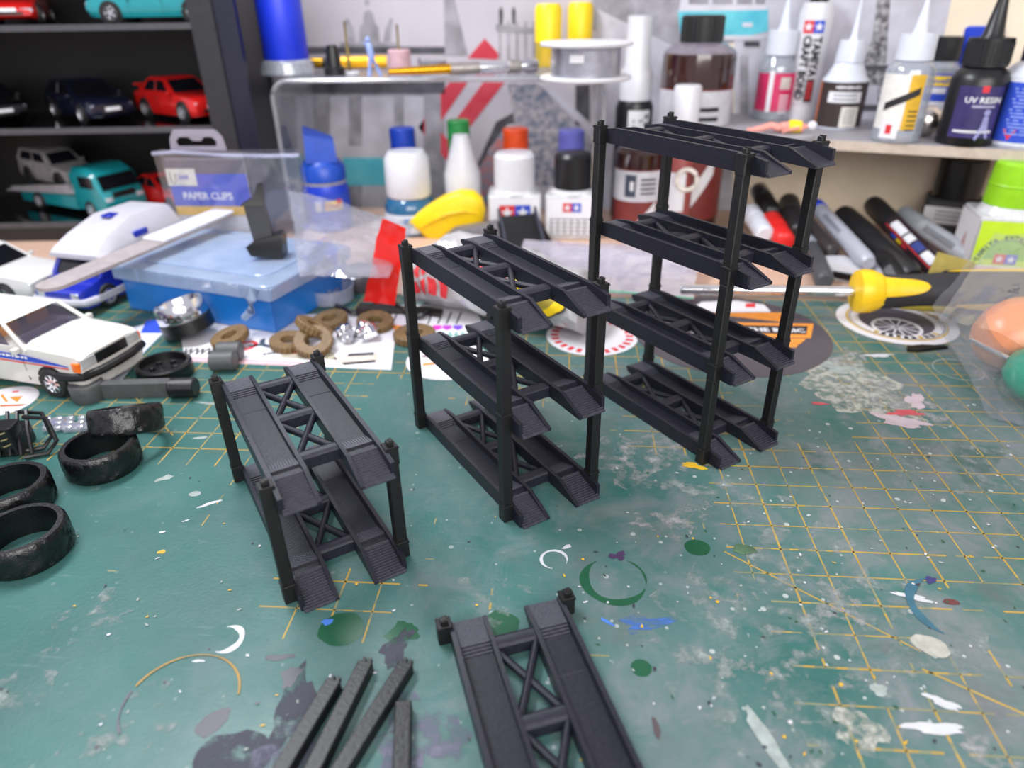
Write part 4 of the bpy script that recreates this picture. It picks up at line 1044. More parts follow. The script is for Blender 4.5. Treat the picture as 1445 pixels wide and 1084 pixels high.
for k in range(36): a = 2*PI*k/36; rb.box((13.4*math.cos(a), 13.4*math.sin(a), (z2 + z3)/2), (0.8, 0.8, (z3 - z2)*0.85))
obj('cap_ribs', rb, BLACK, b); noz(b, z3 - 0.5, h, 8.5, BLACK, 2.0)
# white bottle, blue label
p = at(1438, 204, SZ); f = facing(p)
b = thing('cleaner_bottle', 'white bottle with full blue label and black cap', 'bottle', p, f, GLS)
z1, z2, h = rel(p, 92), rel(p, 84), rel(p, 49)
lpart(b, 'body', [(20.5, 0), (22, 2), (22, z1 - 6), (18, z1 - 1), (13, z2)], mat('milky_bottle', (216, 220, 230), 0.3)); lpart(b, 'cap', [(14.2, z2 - 0.5), (14.2, h - 2), (12, h)], BLACK)
band(b, 22.15, 4, z1 - 9, BINK, -1.4, 1.4); ln = MB()
for k in range(14): ln.add(rect_mb(24 - (k % 3)*2, 0.7, 0, -k*2.1, 4).v, rect_mb(1, 1, 0, 0, 4).f)
obj('label_print', wrap(ln, 22.3, 0.0, z1*0.74), mat('pale_blue_ink', (150, 170, 226), 0.6), b, smooth=0)
q = MB(); q.add([(-4, 3, 0), (4, 3, 0), (0, -4, 0)], [(0, 1, 2)]); obj('red_mark', wrap(q, 22.3, -0.35, 9), RINK, b, smooth=0)
# pink figure lying on a grey puck
p = at(1112, 196, SZ); pk = thing('round_base', 'grey round base under the pink figure on the shelf', 'base', p)
lpart(pk, 'disc', [(17, 0), (17.5, 0.6), (17.5, 3.4), (16.8, 4)], GREY, 32)
SKIN = mat('pink_figure', (226, 150, 138), 0.5)
fgr = thing('toy_figure', 'small pink toy figure lying on a grey round base', 'figure', p + Vector((0, 0, 4.0)), math.radians(-14))
bd = MB()
bd.tube([(9, 3, 3.6), (4, 2, 4.2), (-3, 0.5, 4.0), (-7, -1, 3.6)], [3.4, 4.0, 3.6, 3.2], 10)
for o_ in (-2.2, 1.6): bd.tube([(-7, o_, 3.2), (-13, o_ - 1.5, 5.0), (-20, o_ - 3, 3.0), (-27, o_ - 5, 1.8), (-29, o_ - 6.4, 2.6)], [2.6, 2.4, 2.0, 1.3, 1.0], 8)
bd.tube([(6, -2, 4), (1, -6, 3.4), (-5, -9, 1.8)], [1.4, 1.2, 0.9], 7); bd.tube([(7, 6, 4), (4, 9, 3), (-2, 10, 1.4)], [1.4, 1.2, 0.9], 7); bd.tube([(9, 3, 4), (12, 3.6, 4.6)], [1.6, 1.4], 8)
obj('body', bd, SKIN, fgr, smooth=80)
hd = MB().lathe([(0.1, -3.4), (2.2, -2.4), (3.2, 0), (2.6, 2.2), (0.1, 3.4)], 12, (15, 4, 5)); obj('hair', hd, mat('hair_white', (222, 220, 230), 0.5), fgr, smooth=80)
obj('yellow_top', MB().tube([(7, 2.6, 4.2), (2, 1.4, 4.6), (-1, 1, 4.4)], [4.2, 4.6, 4.0], 10), YELLOW, fgr, smooth=80)
# ------------------------------------------------ under the shelf: green-capped thinner
p = G(1392, 388, DZ); ang = math.radians(-11)
b = thing('thinner_bottle', 'square glass bottle of thinner with lime green cap', 'bottle', p, ang)
w = 42; h = zat(p.x, p.y, 226) - DZ
JG = mat('jar_glass', (206, 206, 208))
obj('body', MB().rbox((0, 0, h*0.29), (w, w, h*0.58), 3), JG, b); lpart(b, 'shoulder', [(w*0.46, h*0.575), (15, h*0.66)], JG)
lpart(b, 'cap', [(16.2, h*0.64), (16.6, h*0.66), (15.6, h - 2), (14, h)], mat('lime_cap', (146, 206, 30), 0.4, var=0.05), 32)
rb = MB(); rb.ring([(16.3, h*0.80), (16.7, h*0.81), (16.3, h*0.82)], 32); obj('cap_ridge', rb, mat('lime_cap', (146, 206, 30)), b)
FP = front_plane(-w/2 - 0.12, h*0.30); LP_ = Matrix.Translation((-w/2 - 0.12, 0, h*0.3)) @ Matrix.Rotation(-PI/2, 4, 'Z') @ Matrix.Rotation(PI/2, 4, 'X')
def fl(M, mb, m, nm, dz=0.0):
    mb.v = [tuple(M @ Vector((x, y, dz))) for x, y, z in mb.v]; return obj(nm, mb, m, b, smooth=0)
fl(FP, rect_mb(w*0.96, h*0.5, 0, 0, 1), mat('lime_label', (190, 222, 40), 0.5, var=0.04), 'label'); fl(LP_, rect_mb(w*0.96, h*0.5, 0, 0, 1), mat('label_side', (226, 222, 222), 0.5, var=0.03), 'side_label')
fl(FP, rect_mb(w*0.96, h*0.12, 0, -h*0.19, 1), WINK, 'label_foot', 0.1)
dk = MB(); n = 20; dk.add([(0, -6, 0)] + [(13.5*math.cos(k*PI/n), -6 + 15*math.sin(k*PI/n), 0) for k in range(n+1)], [(0, 1+k, 2+k) for k in range(n)]); fl(FP, dk, mat('lime_dark', (120, 184, 28), 0.5), 'label_arch', 0.1)
emblem(b, FP @ Matrix.Translation((0, -5.5, 0.2)), 7)
for k, ch in enumerate('TAMIYA EXTRA THIN'):
    if ch == ' ': continue
    a = PI - (k + 0.5) / 17 * PI
    fl(FP @ Matrix.Translation((16.5*math.cos(a), -8 + 17*math.sin(a), 0.2)) @ Matrix.Rotation(a - PI/2, 4, 'Z'), text_mb(ch, 4.6, None, 0.04), mat('green_ink', (28, 84, 40), 0.6), 'lettering')
ln = MB()
for k in range(4): ln.add(rect_mb(w*0.8, 0.5, 0, -h*0.15 - k*1.5, 1).v, rect_mb(1, 1, 0, 0, 1).f)
fl(FP, ln, RINK, 'label_lines', 0.2)
fgm = MB(); fgm.add([(-2, -9, 0), (1, -9, 0), (3, -2, 0), (2, 4, 0), (0, 7, 0), (-2, 3, 0), (-4, -1, 0)], [tuple(range(7))]); fl(LP_, fgm, mat('print_rose', (196, 150, 150), 0.6), 'side_print', 0.1)
# dark capped jar behind it
p = G(1330, 338, DZ); b = thing('paint_jar', 'jar with black lid and white label behind the thinner', 'jar', p, ang - 0.25)
h = zat(p.x, p.y, 222) - DZ
obj('body', MB().rbox((0, 0, h*0.27), (40, 36, h*0.54), 5), DARK, b)
lpart(b, 'cap', [(17, h*0.55), (17, h - 1), (16, h)], BLACK)
q = rect_mb(38, h*0.2, 0, 0, 1); fl(front_plane(-18.15, h*0.36), q, WINK, 'label'); ln = MB()
for k in range(3): ln.add(rect_mb(26, 0.8, 2, 3 - k*3, 1).v, rect_mb(1, 1, 0, 0, 1).f)
fl(front_plane(-18.15, h*0.36), ln, DARK, 'label_print', 0.15)
# ------------------------------------------------ on the acrylic riser
def rz(u, v): p = G(u, v, RZ); return Vector((p.x, p.y, RZ))
p = rz(408, 104); h = rel(p, -30)
b = thing('spray_can', 'bright blue cylinder can standing on a clear base', 'can', p)
lpart(b, 'base', [(22, 0), (22.5, 1), (20.5, 9), (18, 11)], CLEARB, 32); lpart(b, 'can', [(17.5, 11), (18, 12), (18, h), (16, h + 4)], mat('can_blue', (24, 52, 206), 0.4, var=0.05), 32)
p = rz(473, 106); b = thing('black_stopper', 'small black stopper with round foot on the riser', 'stopper', p)
lpart(b, 'foot', [(8.4, 0), (8.4, 5.6), (7.4, 6.2)], BLACK, 20); lpart(b, 'stem', [(6.0, 6), (5.0, 18), (4, 22)], BLACK, 16)
for u, v, vt, nm in ((494, 104, 30, 'thin brass drill bit standing beside the black stopper'), (565, 99, 34, 'thin brass drill bit standing in a pink cork')):
    p = rz(u, v); h = rel(p, vt); b = thing('drill_bit', nm, 'drill bit', p, group='standing drill bits on the riser')
    lpart(b, 'shank', [(1.5, 0), (1.5, h*0.5), (1.0, h*0.52), (1.0, h)], mat('old_brass', (126, 112, 70), 0.35, 0.8), 10)
    lpart(b, 'foot', [(8, 0), (8, 1.4), (2, 2.0)] if vt == 30 else [(9, 0), (9.4, 1), (9.4, 15), (8.6, 16)], WHITE if vt == 30 else mat('pink_cork', (196, 160, 168), 0.7, bump=0.5), 20)
p = rz(527, 107); b = thing('toy_figure', 'tiny pale blue plastic figure standing on the riser', 'figure', p, facing(p))
PB = mat('pale_blue', (140, 160, 214), 0.5)
fg = MB(); fg.tube([(0, -3.0, 0), (0, -1.6, 9), (0, 0, 14)], [1.6, 1.5, 2.4], 8); fg.tube([(0, 6.0, 0), (0, 3, 7), (0, 0, 13)], [1.4, 1.5, 2.4], 8); fg.tube([(0, 0, 13), (0, -1, 20), (0, -1.5, 24)], [2.6, 2.8, 1.6], 8); fg.tube([(0, -1.5, 20), (1.5, -5, 24)], [1.2, 0.9], 6)
fg.lathe([(0.1, -2.2), (1.8, -1), (2, 0.6), (0.1, 2.2)], 10, (0, -1.6, 26)); obj('body', fg, PB, b, smooth=80)
# airbrush-like knurled tool lying along the riser
def lying(name, label, cat, a, c, segs, z, group=None):
    """segs: (part name, from, to, radius profile, material) as fractions of the length"""
    pa = G(a[0], a[1], z); pc = G(c[0], c[1], z); o = aligned(name, label, cat, pa, pc, group=group); L = (pc - pa).length
    for nm, s0, s1, rr, m in segs:
        n = len(rr); lpart(o, nm, [(rr[k], L*(s0 + (s1 - s0)*k/(n-1))) for k in range(n)], m, 20)
    return o, L
GOLD = mat('brass_gold', (214, 160, 40), 0.25, 1.0, var=0.1); KN = mat('knurled_steel', (176, 170, 166), 0.35, 1.0, bump=1.0, bscale=900)
lying('airbrush', 'long silver and brass airbrush lying on the riser', 'airbrush', (548, 101), (757, 92), [('brass_tip', 0, .42, (2.2, 3.2, 3.6), GOLD), ('knurled_grip', .40, .60, (4.4, 4.4), KN), ('barrel', .60, .80, (3.8, 4.4, 4.4), CHROME), ('collar', .80, .88, (5.0, 5.2), KN), ('tail', .88, 1.0, (3.2, 5.6, 5.0), STEEL)], RZ + 5.6)
lying('brass_rod', 'amber and brass rod lying behind the small blue figure', 'rod', (440, 89), (546, 87), [('left_end', 0, .15, (4.4, 4.4), GOLD), ('dark_middle', .15, .40, (4.6, 4.6), BLACK), ('amber_end', .40, 1, (5.2, 5.2), mat('amber', (240, 176, 20), 0.2, 0.4))], RZ + 5.2)
lying('metal_sleeve', 'short silver sleeve lying behind the airbrush', 'sleeve', (592, 88), (628, 86), [('sleeve', 0, 1, (4.2, 4.6, 4.2), CHROME)], RZ + 4.6)
for u, v, vt, Y_, lab in ((773, 94, 5, None, 'yellow capped tube with clear lower end, standing beside the solder reel'), (817, 88, 3, None, 'yellow capped tube standing behind the solder reel')):
    p = rz(u, v); h = rel(p, vt); b = thing('yellow_tube', lab, 'tube', p, group='yellow tubes on the riser')
    lpart(b, 'tube', [(10.6, 0), (11, 0.8), (11, h*0.42)], film('yellow_clear', (246, 236, 120), 0.15, 0.4, (240, 214, 60), 0.1), 24); lpart(b, 'cap', [(11.4, h*0.40), (11.4, h*0.93), (9.4, h)], YELLOW, 24)
    lpart(b, 'inner_core', [(6, 1), (6, h*0.4)], YELLOW, 16)
p = rz(826, 112); b = thing('solder_reel', 'reel of shiny solder wire with white flanges', 'reel', p)
h = rel(p, 58)
for z0 in (0, h - 3): lpart(b, 'flange', [(32, z0), (33, z0 + 0.8), (33, z0 + 2.2), (32, z0 + 3)], WHITE, 44)
prof = []; n = 12
for k in range(n):
    z0 = 3 + k*(h - 6)/n; dz = (h - 6)/n
    prof += [(24.4, z0 + 0.02), (25.4, z0 + dz*0.3), (25.4, z0 + dz*0.7), (24.4, z0 + dz*0.98)]
obj('wire_winding', MB().lathe(prof, 44), mat('solder', (205, 205, 212), 0.24, 0.8, var=0.08), b, smooth=60)
obj('label_print', wrap(rect_mb(10, 5), 25.8, facing(p) - 0.25, h*0.6), WINK, b, smooth=60)
# ================================================================== TYRES AND LOOSE PARTS, LEFT
RUB = mat('printed_tyre', (11, 11, 13), 0.3, var=0.25, scale=500, bump=0.5, bscale=1500, spec=0.6)
def tyre_mesh(R, w):
    n = 96; prof = [(R*0.80, -w/2), (R*0.93, -w/2), (R*0.985, -w*0.40), (R, -w*0.28), (R, -w*0.14), (R, 0), (R, w*0.14), (R, w*0.28), (R*0.985, w*0.40), (R*0.93, w/2), (R*0.80, w/2), (R*0.78, w*0.25), (R*0.78, -w*0.25)]
    mb = MB(); P = len(prof)
    for k, (r, z) in enumerate(prof):
        for i in range(n):
            rr = r
            if 3 <= k <= 7:
                ph = (i + (abs(k - 5))*2) % 8
                if ph < 2: rr -= 0.6
            elif k in (2, 8) and (i % 4) < 1: rr -= 0.4
            t = 2*PI*i/n; mb.v.append((rr*math.cos(t), rr*math.sin(t), z))
    for l in range(P):
        q = (l+1) % P
        for i in range(n): j = (i+1) % n; mb.f.append((l*n+i, l*n+j, q*n+j, q*n+i))
    me = mb.mesh('tyre', 28); me.materials.append(RUB); return me
TR, TW = 15.2, 12.0
TM = tyre_mesh(TR, TW)
def tyre(p, label, rot=(0, 0, 0), z=TW/2):
    o = bpy.data.objects.new('loose_tyre', TM); COL.objects.link(o); o.location = Vector((p[0], p[1], z)) * MM; o.rotation_euler = rot
    return tag(o, label, 'tyre', 'loose black printed tyres on the mat')
pA = G(38, 772, 3); pB = G(18, 706, 3); pC = G(146, 650, 3)
tyre(pA, 'black treaded tyre lying flat, farthest of the tyres from the white hatchback', (0, 0, 0.3))
tyre(pB, 'black treaded tyre lying flat beside the black chassis part', (0, 0, 1.1))
tyre(pC, 'black treaded tyre lying flat with another tyre leaning on it', (0, 0, 2.0))
pD = G(184, 610, 6)
tyre((pD.x, pD.y), 'black treaded tyre tilted against the tyre lying in front', (math.radians(-24), math.radians(8), 0.6), 12.6)
# wheel disc
p = G(234, 525, 2); h = MB(); h.ring([(13.6, 0), (14.2, 1), (14.2, 7.2), (13.4, 8.2), (11.8, 8.2), (11.4, 4.5), (0.6, 4.5), (0.6, 0)], 40)
wd = thing('wheel_disc', 'black printed wheel disc with recessed face', 'wheel', (p.x, p.y, 0))
obj('rim', h, RUB, wd)
bt = MB()
for k in range(5): a = k*2*PI/5; bt.lathe([(1.5, 4.5), (1.4, 6.2), (0.6, 6.4)], 10, (6*math.cos(a), 6*math.sin(a), 0))
obj('bolt_bosses', bt, RUB, wd)
# link arm: ring, bar and end barrel
a = G(118, 566, 0); c = G(262, 562, 0); d = (c - a); L = d.length; yaw = math.atan2(d.y, d.x)
GP = mat('grey_black_print', (74, 75, 76), 0.5, var=0.12, scale=300, bump=0.4, bscale=1200)
la = thing('link_arm', 'dark printed link arm with ring at one end and barrel at the other', 'link arm', (a.x, a.y, 0), yaw)
obj('ring_end', MB().ring([(3.6, 0), (7.6, 0), (8, 0.6), (8, 8.6), (7.6, 9.2), (3.6, 9.2)], 28, (2, 3, 0)), GP, la)
obj('bar', MB().rbox((L*0.5 + 3, 4, 4.2), (L - 6, 5.5, 8.4), 0.8), GP, la)
br = MB().lathe([(4.6, 0), (5.2, 0.6), (5.2, 12.4), (4.6, 13)], 24, M=Matrix.Translation((L - 7, 1.5, 5.2)) @ Matrix.Rotation(PI/2, 4, 'Y')); obj('barrel', br, RUB, la)
# double barrel link
p = G(318, 522, 0); db = thing('double_barrel_link', 'small dark printed link of two joined barrels by the flyer', 'link', (p.x, p.y, 0), math.radians(8))
for k, y in enumerate((0, 12)):
    obj('barrel', MB().lathe([(4.8, 0), (5.4, 0.6), (5.4, 12.4), (4.8, 13)], 24, M=Matrix.Translation((-6.5, y, 5.4 + k*0.0)) @ Matrix.Rotation(PI/2, 4, 'Y')), GP, db)
obj('web', MB().rbox((0, 6, 5.2), (11, 8, 5), 0.6), GP, db)
# chrome rim with black tyre
p = G(272, 476, 0); cw = thing('chrome_wheel', 'chrome wheel rim half set in a black tyre, leaning', 'wheel', (p.x, p.y, 4.0), rot=(math.radians(-6), math.radians(-14), 0.2))
obj('tyre', MB().ring([(9, 0), (14, 0), (15, 1), (15, 8.4), (14, 9.4), (9, 9.4)], 36), RUB, cw)
obj('rim', MB().ring([(14.2, 9), (14.6, 10), (14.2, 18.4), (13.6, 19.2), (12.6, 18.6), (11.2, 13), (2, 12), (2, 9)], 36), CHROME, cw)
sp = MB()
for k in range(10): sp.box((7, 0, 14.2), (9, 1.5, 2.2), Matrix.Rotation(k*PI/5, 4, 'Z'))
sp.lathe([(2.6, 12), (2.6, 16), (1.4, 17)], 14); obj('spokes', sp, CHROME, cw)
# bronze brake rings with notched rims
BRZ = mat('bronze_print', (112, 88, 54), 0.55, var=0.22, scale=350, bump=0.6, bscale=800)
BRD = mat('bronze_dark', (92, 70, 42), 0.6, var=0.2, bump=0.5)
def gear_mesh(R=11.2, r=4.6, t=4.4):
    n = 72; mb = MB()
    prof = [(r, 0), (R - 0.6, 0), (R, 0.5), (R, t - 0.5), (R - 0.8, t), (r + 0.6, t), (r, t - 0.5)]
    for k, (q, z) in enumerate(prof):
        for i in range(n):
            qq = q - (0.7 if (k in (1, 2, 3) and i % 3 == 0) else 0); a = 2*PI*i/n; mb.v.append((qq*math.cos(a), qq*math.sin(a), z))
    P = len(prof)
    for l in range(P):
        q = (l+1) % P
        for i in range(n): j = (i+1) % n; mb.f.append((l*n+i, l*n+j, q*n+j, q*n+i))
    me = mb.mesh('notched_ring', 25); me.materials.append(BRZ); return me
GM = gear_mesh()
def gear(u, v, label, rot=(0, 0, 0), z=0.0, s=1.0):
    p = G(u, v, z + 2); o = bpy.data.objects.new('notched_ring', GM); COL.objects.link(o); o.location = Vector((p.x, p.y, z)) * MM; o.rotation_euler = rot; o.scale = (s, s, s)
    return tag(o, label, 'ring', 'bronze notched rings on the flyer')
gear(326, 476, 'bronze notched ring leaning against the chrome wheel', (0.14, -0.2, 0), 2.6)
gear(408, 483, 'bronze notched ring lying under the tilted front ring', (0.05, 0.1, 0), 0.6)
gear(442, 481, 'bronze notched ring propped up with its face and hole showing', (0.42, 0.16, 0), 4.6)
gear(466, 452, 'bronze notched ring lying flat behind the propped ring', (0.1, -0.1, 0), 1.4)
gear(440, 462, 'bronze notched ring turned edge-on resting on the other rings', (-0.25, 0.52, 0), 8.2)
gear(529, 455, 'bronze notched ring half hidden under the red-topped bag', (0.15, 0.1, 0), 1.4)
gear(585, 474, 'bronze notched ring lying alone on the mat by the rack post', (0, 0, 0.2), 0.1, 1.12)
# chrome sprue parts
def chrome_bits(u, v, n, label, m, spread, nm='clear_parts', z0=0.4):
    p = G(u, v, 0); o = thing(nm, label, 'plastic parts', (p.x, p.y, 0)); rnd = random.Random(u)
    for k in range(n):
        mb = MB(); w, l, h = rnd.uniform(3, 8), rnd.uniform(4, 10), rnd.uniform(2, 4)
        mb.rbox((0, 0, 0), (w, l, h), 1.2, 2); mb.lathe([(1.6, h*0.3), (1.4, h*0.9), (0.2, h)], 10)
        obj('moulded_part', mb, m, o, (rnd.uniform(-1, 1)*spread, rnd.uniform(-0.7, 0.7)*spread, z0 + h/2 + rnd.uniform(0, 5)), (rnd.uniform(-.5, .5), rnd.uniform(-.5, .5), rnd.uniform(0, 3)))
    return o
chrome_bits(505, 478, 16, 'heap of small chrome plated model parts on the flyer', CHROME, 10, 'chrome_parts', 1.0)
# clear lens sprues
p = G(92, 600, 0); cl = thing('clear_lens_sprue', 'clear plastic lens parts on a thin sprue beside the tyres', 'lens parts', (p.x, p.y, 0.2), 0.3)
CL = film('clear_lens', (240, 240, 246), 0.35, 0.22, (226, 228, 238), 0.05)
obj('lens_plate', MB().prism([(-10, 2), (-6, 6), (0, 5), (4, -1), (12, -4), (16, -1), (12, -9), (2, -8), (-3, -2), (-8, -2)], 0, 1.6), CL, cl)
ls = MB()
for k in range(12): ls.lathe([(2.0, 1.4), (1.6, 2.8), (0.3, 3.4)], 10, (-8 + (k % 4)*5.2 + (k//4), 4 - (k//4)*4.4 - (k % 4)*0.9, 0))
obj('lens_domes', ls, CL, cl)
# black chassis frame with bent bars
p = G(22, 646, 0); ch = thing('chassis_part', 'black plastic chassis part with bent bars beside the tyres', 'model part', (p.x - 3, p.y + 6, 0), 0.2)
bodyp = MB(); bodyp.rbox((-8, 2, 5), (24, 16, 10), 2); bodyp.rbox((-2, -2, 12), (12, 9, 6), 1.5)
obj('gearbox_block', bodyp, BLACK, ch)
for k in range(6): obj('leaf_bar', MB().tube([(-16 + k*4.0, 9, 15), (-14 + k*4.2, 0, 10), (-12 + k*4.4, -8, 2)], 0.9, 6), BLACK, ch)
for x, y in ((6, 4), (10, -1)): obj('bent_hoop', MB().tube([(x - 6, y + 6, 14), (x + 4, y + 5, 13), (x + 9, y - 2, 5), (x + 6, y - 6, 1.4), (x - 3, y - 8, 1.4)], 1.0, 6), BLACK, ch)
for x in (-6, 0): obj('spring', MB().tube([(x + 2.2*math.cos(t*0.9), -5 + 2.2*math.sin(t*0.9), 4 + t*0.45) for t in range(26)], 0.5, 5), mat('dull_brass', (120, 116, 84), 0.4, 0.6), ch)
# ================================================================== BLUE BOX, CLIP PACK, FILE
BOXB = film('blue_box_plastic', (70, 165, 240), 0.10, 0.62, (34, 138, 226), 0.25)
LIDM = film('box_lid_plastic', (206, 222, 240), 0.14, 0.42, (196, 214, 238), 0.2)
yaw = math.radians(-17)
bx = thing('storage_box', 'translucent blue storage box with frosted lid', 'box', (-322, 152, 0.0), yaw)
def shell(w, d, z0, z1, t, flip=False):
    mb = MB(); mb.rbox((0, 0, (z0+z1)/2), (w, d, z1 - z0), 5); return mb
mb = MB()
for sx, sy, w, d in ((0, -1, 116, 2), (0, 1, 116, 2), (-1, 0, 2, 78), (1, 0, 2, 78)):
    mb.box((sx*57, sy*39, 13.5), (w, d, 25), taper=1.0)
mb.box((0, 0, 1.2), (114, 78, 1.6)); obj('tub', mb, BOXB, bx)
obj('divider', MB().box((8, 0, 13), (1.4, 76, 23)), BOXB, bx)
ld = MB(); ld.rbox((0, 0, 30.2), (124, 86, 2.2), 7)
for sx, sy, w, d in ((0, -1, 122, 1.6), (0, 1, 122, 1.6), (-1, 0, 1.6, 84), (1, 0, 1.6, 84)): ld.box((sx*61, sy*42.4, 26), (w, d, 7))
lid = obj('lid', ld, LIDM, bx)
obj('raised_panel', MB().rbox((0, 0, 31.8), (98, 62, 1.4), 8), LIDM, lid)
for k in range(5): obj('rib', MB().box((-40 + k*20, -43.4, 27), (1.4, 1.6, 8)), LIDM, lid)
obj('latch', MB().tube([(52, -43, 30), (50, -46, 24), (48, -46, 16), (42, -46, 11)], [3.5, 3.2, 2.6, 2.2], 8), LIDM, bx)
rnd = random.Random(3); stf = MB()
for k in range(9): stf.rbox((rnd.uniform(-46, 46), rnd.uniform(-28, 28), 6 + rnd.uniform(0, 6)), (rnd.uniform(10, 24), rnd.uniform(8, 18), rnd.uniform(4, 9)), 1.5)
obj('contents', stf, mat('box_contents', (60, 120, 190), 0.6, var=0.3), bx)
# hanging pack of paper clips leaning behind the box
PKX = W(325, 260, 214).x; PPM = 1.86
pc = thing('paper_clip_pack', 'clear hanging pack of paper clips with blue card', 'pack', (PKX, 218, DZ), 0.0)
def zc(v): return zat(PKX, 214, v) - DZ
def xc(u): return (u - 325) / PPM
zt = zc(214)
def pface(u0, u1, v0, v1, m, nm, y=0.0, t=0.3): return obj(nm, MB().box(((xc(u0)+xc(u1))/2, y, (zc(v0)+zc(v1))/2), (xc(u1) - xc(u0), t, zc(v1) - zc(v0))), m, pc)
BLC = film('blister_clear', (240, 241, 246), 0.12, 0.06, (220, 220, 236), 0.06)
obj('blister_front', MB().sheet(16, 10, lambda s, t: (xc(230) + s*(xc(424) - xc(230)), -5.5 - 2*math.sin(PI*s) + 1.2*math.sin(9*s + 3*t), t*zt + 0.3 + (1.5*math.sin(5*s) if t > 0.9 else 0))), BLC, pc, smooth=60)
obj('blister_back', MB().sheet(10, 6, lambda s, t: (xc(230) + s*(xc(424) - xc(230)), 2.5 + 0.8*math.sin(7*s), t*zt + 0.3)), BLC, pc, smooth=60)
CDW = mat('card_white', (222, 220, 222), 0.6)
obj('card', MB().box(((xc(238)+xc(346))/2, 0.4, zc(226)/2), (xc(346) - xc(238), 0.8, zc(226))), CDW, pc)
pface(238, 346, 293, 247, mat('card_blue', (58, 78, 190), 0.5), 'blue_panel', -0.2); pface(238, 346, 306, 293, mat('card_yellow', (228, 184, 66), 0.5), 'yellow_panel', -0.2)
pface(236, 276, 264, 240, mat('card_cream', (224, 222, 206), 0.5), 'clip_picture', -0.5); pface(238, 346, 247, 226, mat('card_dark', (96, 88, 98), 0.6), 'card_window', -0.2)
flat_text(pc, 'PAPER CLIPS', 7.0, WINK, Matrix.Translation((xc(287), -0.6, zc(279))) @ Matrix.Rotation(PI/2, 4, 'X'), 37, 0.03)
flat_text(pc, 'just', 5.5, BINK, Matrix.Translation((xc(259), -0.8, zc(251))) @ Matrix.Rotation(PI/2, 4, 'X'), 8, 0.02)
obj('clip_drawing', MB().tube([(xc(241), -0.8, zc(244)), (xc(241), -0.8, zc(258)), (xc(245), -0.8, zc(261)), (xc(248), -0.8, zc(257)), (xc(248), -0.8, zc(247))], 0.35, 5), DARK, pc)
zt2 = zc(184); HT = film('tab_clear', (226, 226, 232), 0.2, 0.4, (196, 190, 206), 0.15)
ht = MB(); x0, x1 = xc(250), xc(326); n = 10
P = [(x0, zt), (x0 + 1, zt2 - 6), (x0 + 5, zt2), (x1 - 6, zt2), (x1 - 1.5, zt2 - 5), (x1, zt)]; Q = [(x0 + 6, zt + 3), (x0 + 5, zt2 - 8), (x0 + 8, zt2 - 5), (x1 - 9, zt2 - 5), (x1 - 6, zt2 - 8), (x1 - 7, zt + 3)]
for k in range(6):
    j = (k + 1) % 6; ht.slab([(P[k][0], 0, P[k][1]), (P[j][0], 0, P[j][1]), (Q[j][0], 0, Q[j][1]), (Q[k][0], 0, Q[k][1])], 0.7)
ht.slab([((x0+x1)/2 - 6, 0, zt2 - 4.8), ((x0+x1)/2 + 6, 0, zt2 - 4.8), ((x0+x1)/2 + 3, 0, zt2 - 7.6), ((x0+x1)/2 - 3, 0, zt2 - 7.6)], 0.7)
obj('hang_tab', ht, HT, pc)
obj('top_fold', MB().tube([(xc(230), -6, zt - 1), (xc(262), -7, zt + 0.4), (xc(320), -8, zt - 1.6), (xc(372), -7, zt - 2.4), (xc(426), -6, zt - 2)], 1.3, 6), film('fold_clear', (226, 226, 240), 0.3, 0.3, (214, 214, 236), 0.1), pc)
# black printed bracket standing on the lid
p = G(378, 362, 31.5 + 1.2); bk = thing('printed_bracket', 'black printed bracket standing upright on the box lid', 'bracket', (p.x, p.y, 32.6), 0.25)
obj('foot_cup', MB().loft([[(-9, -7, 3), (10, -8, 0), (12, 6, 0), (-6, 7, 3)], [(-11, -7, 9), (12, -8, 12), (13, 6, 12), (-8, 7, 9)], [(-6, -6, 12), (12, -7, 16), (12, 5, 16), (-4, 6, 12)]]), BLACK, bk)
obj('stem', MB().loft([[(-6, -4, 10), (6, -4, 10), (6, 3, 10), (-6, 3, 10)], [(-8, -4, 34), (4, -4, 34), (4, 3, 34), (-8, 3, 34)]]), DARK, bk)
obj('hook', MB().loft([[(-10, -5, 34), (4, -5, 34), (4, 4, 34), (-10, 4, 34)], [(-2, -4, 38), (5, -4, 38), (5, 3, 38), (-2, 3, 38)], [(2, -3, 46), (5, -3, 46), (5, 2, 46), (2, 2, 46)]]), BLACK, bk)
# sanding stick lying across car and box
a = G(58, 412, 38); c = G(316, 304, 41)
d = (c - a); L = d.length; yaw = math.atan2(d.y, d.x); pit = math.asin(d.z / L)
fs = thing('sanding_stick', 'long grey sanding stick with white grip, resting on box and cars', 'sanding stick', a, rot=(0, -pit, yaw))
def stick(L, w, t, x0=0.0):
    P = [(x0 + w*0.5 - w*0.5*math.cos(k/8*PI - 0), 0) for k in range(0)]
    pts = [(x0 + w/2*(1 - math.sin(k/10*PI)), -w/2*math.cos(k/10*PI)) for k in range(11)]
    return [(x, y) for x, y in pts] + [(L, w/2), (L, -w/2)]
obj('abrasive_board', MB().prism(stick(L - 4, 18, 2), 0, 2.0), mat('abrasive_beige', (150, 141, 141), 0.8, bump=0.5), fs)
obj('grip_plate', MB().rbox((L*0.78, 0, 3.0), (L*0.46, 18.5, 2.0), 2), WHITE, fs); obj('grip_recess', MB().rbox((L*0.74, 1, 4.1), (L*0.30, 10, 0.5), 2), mat('grip_grey', (196, 200, 216), 0.5), fs)
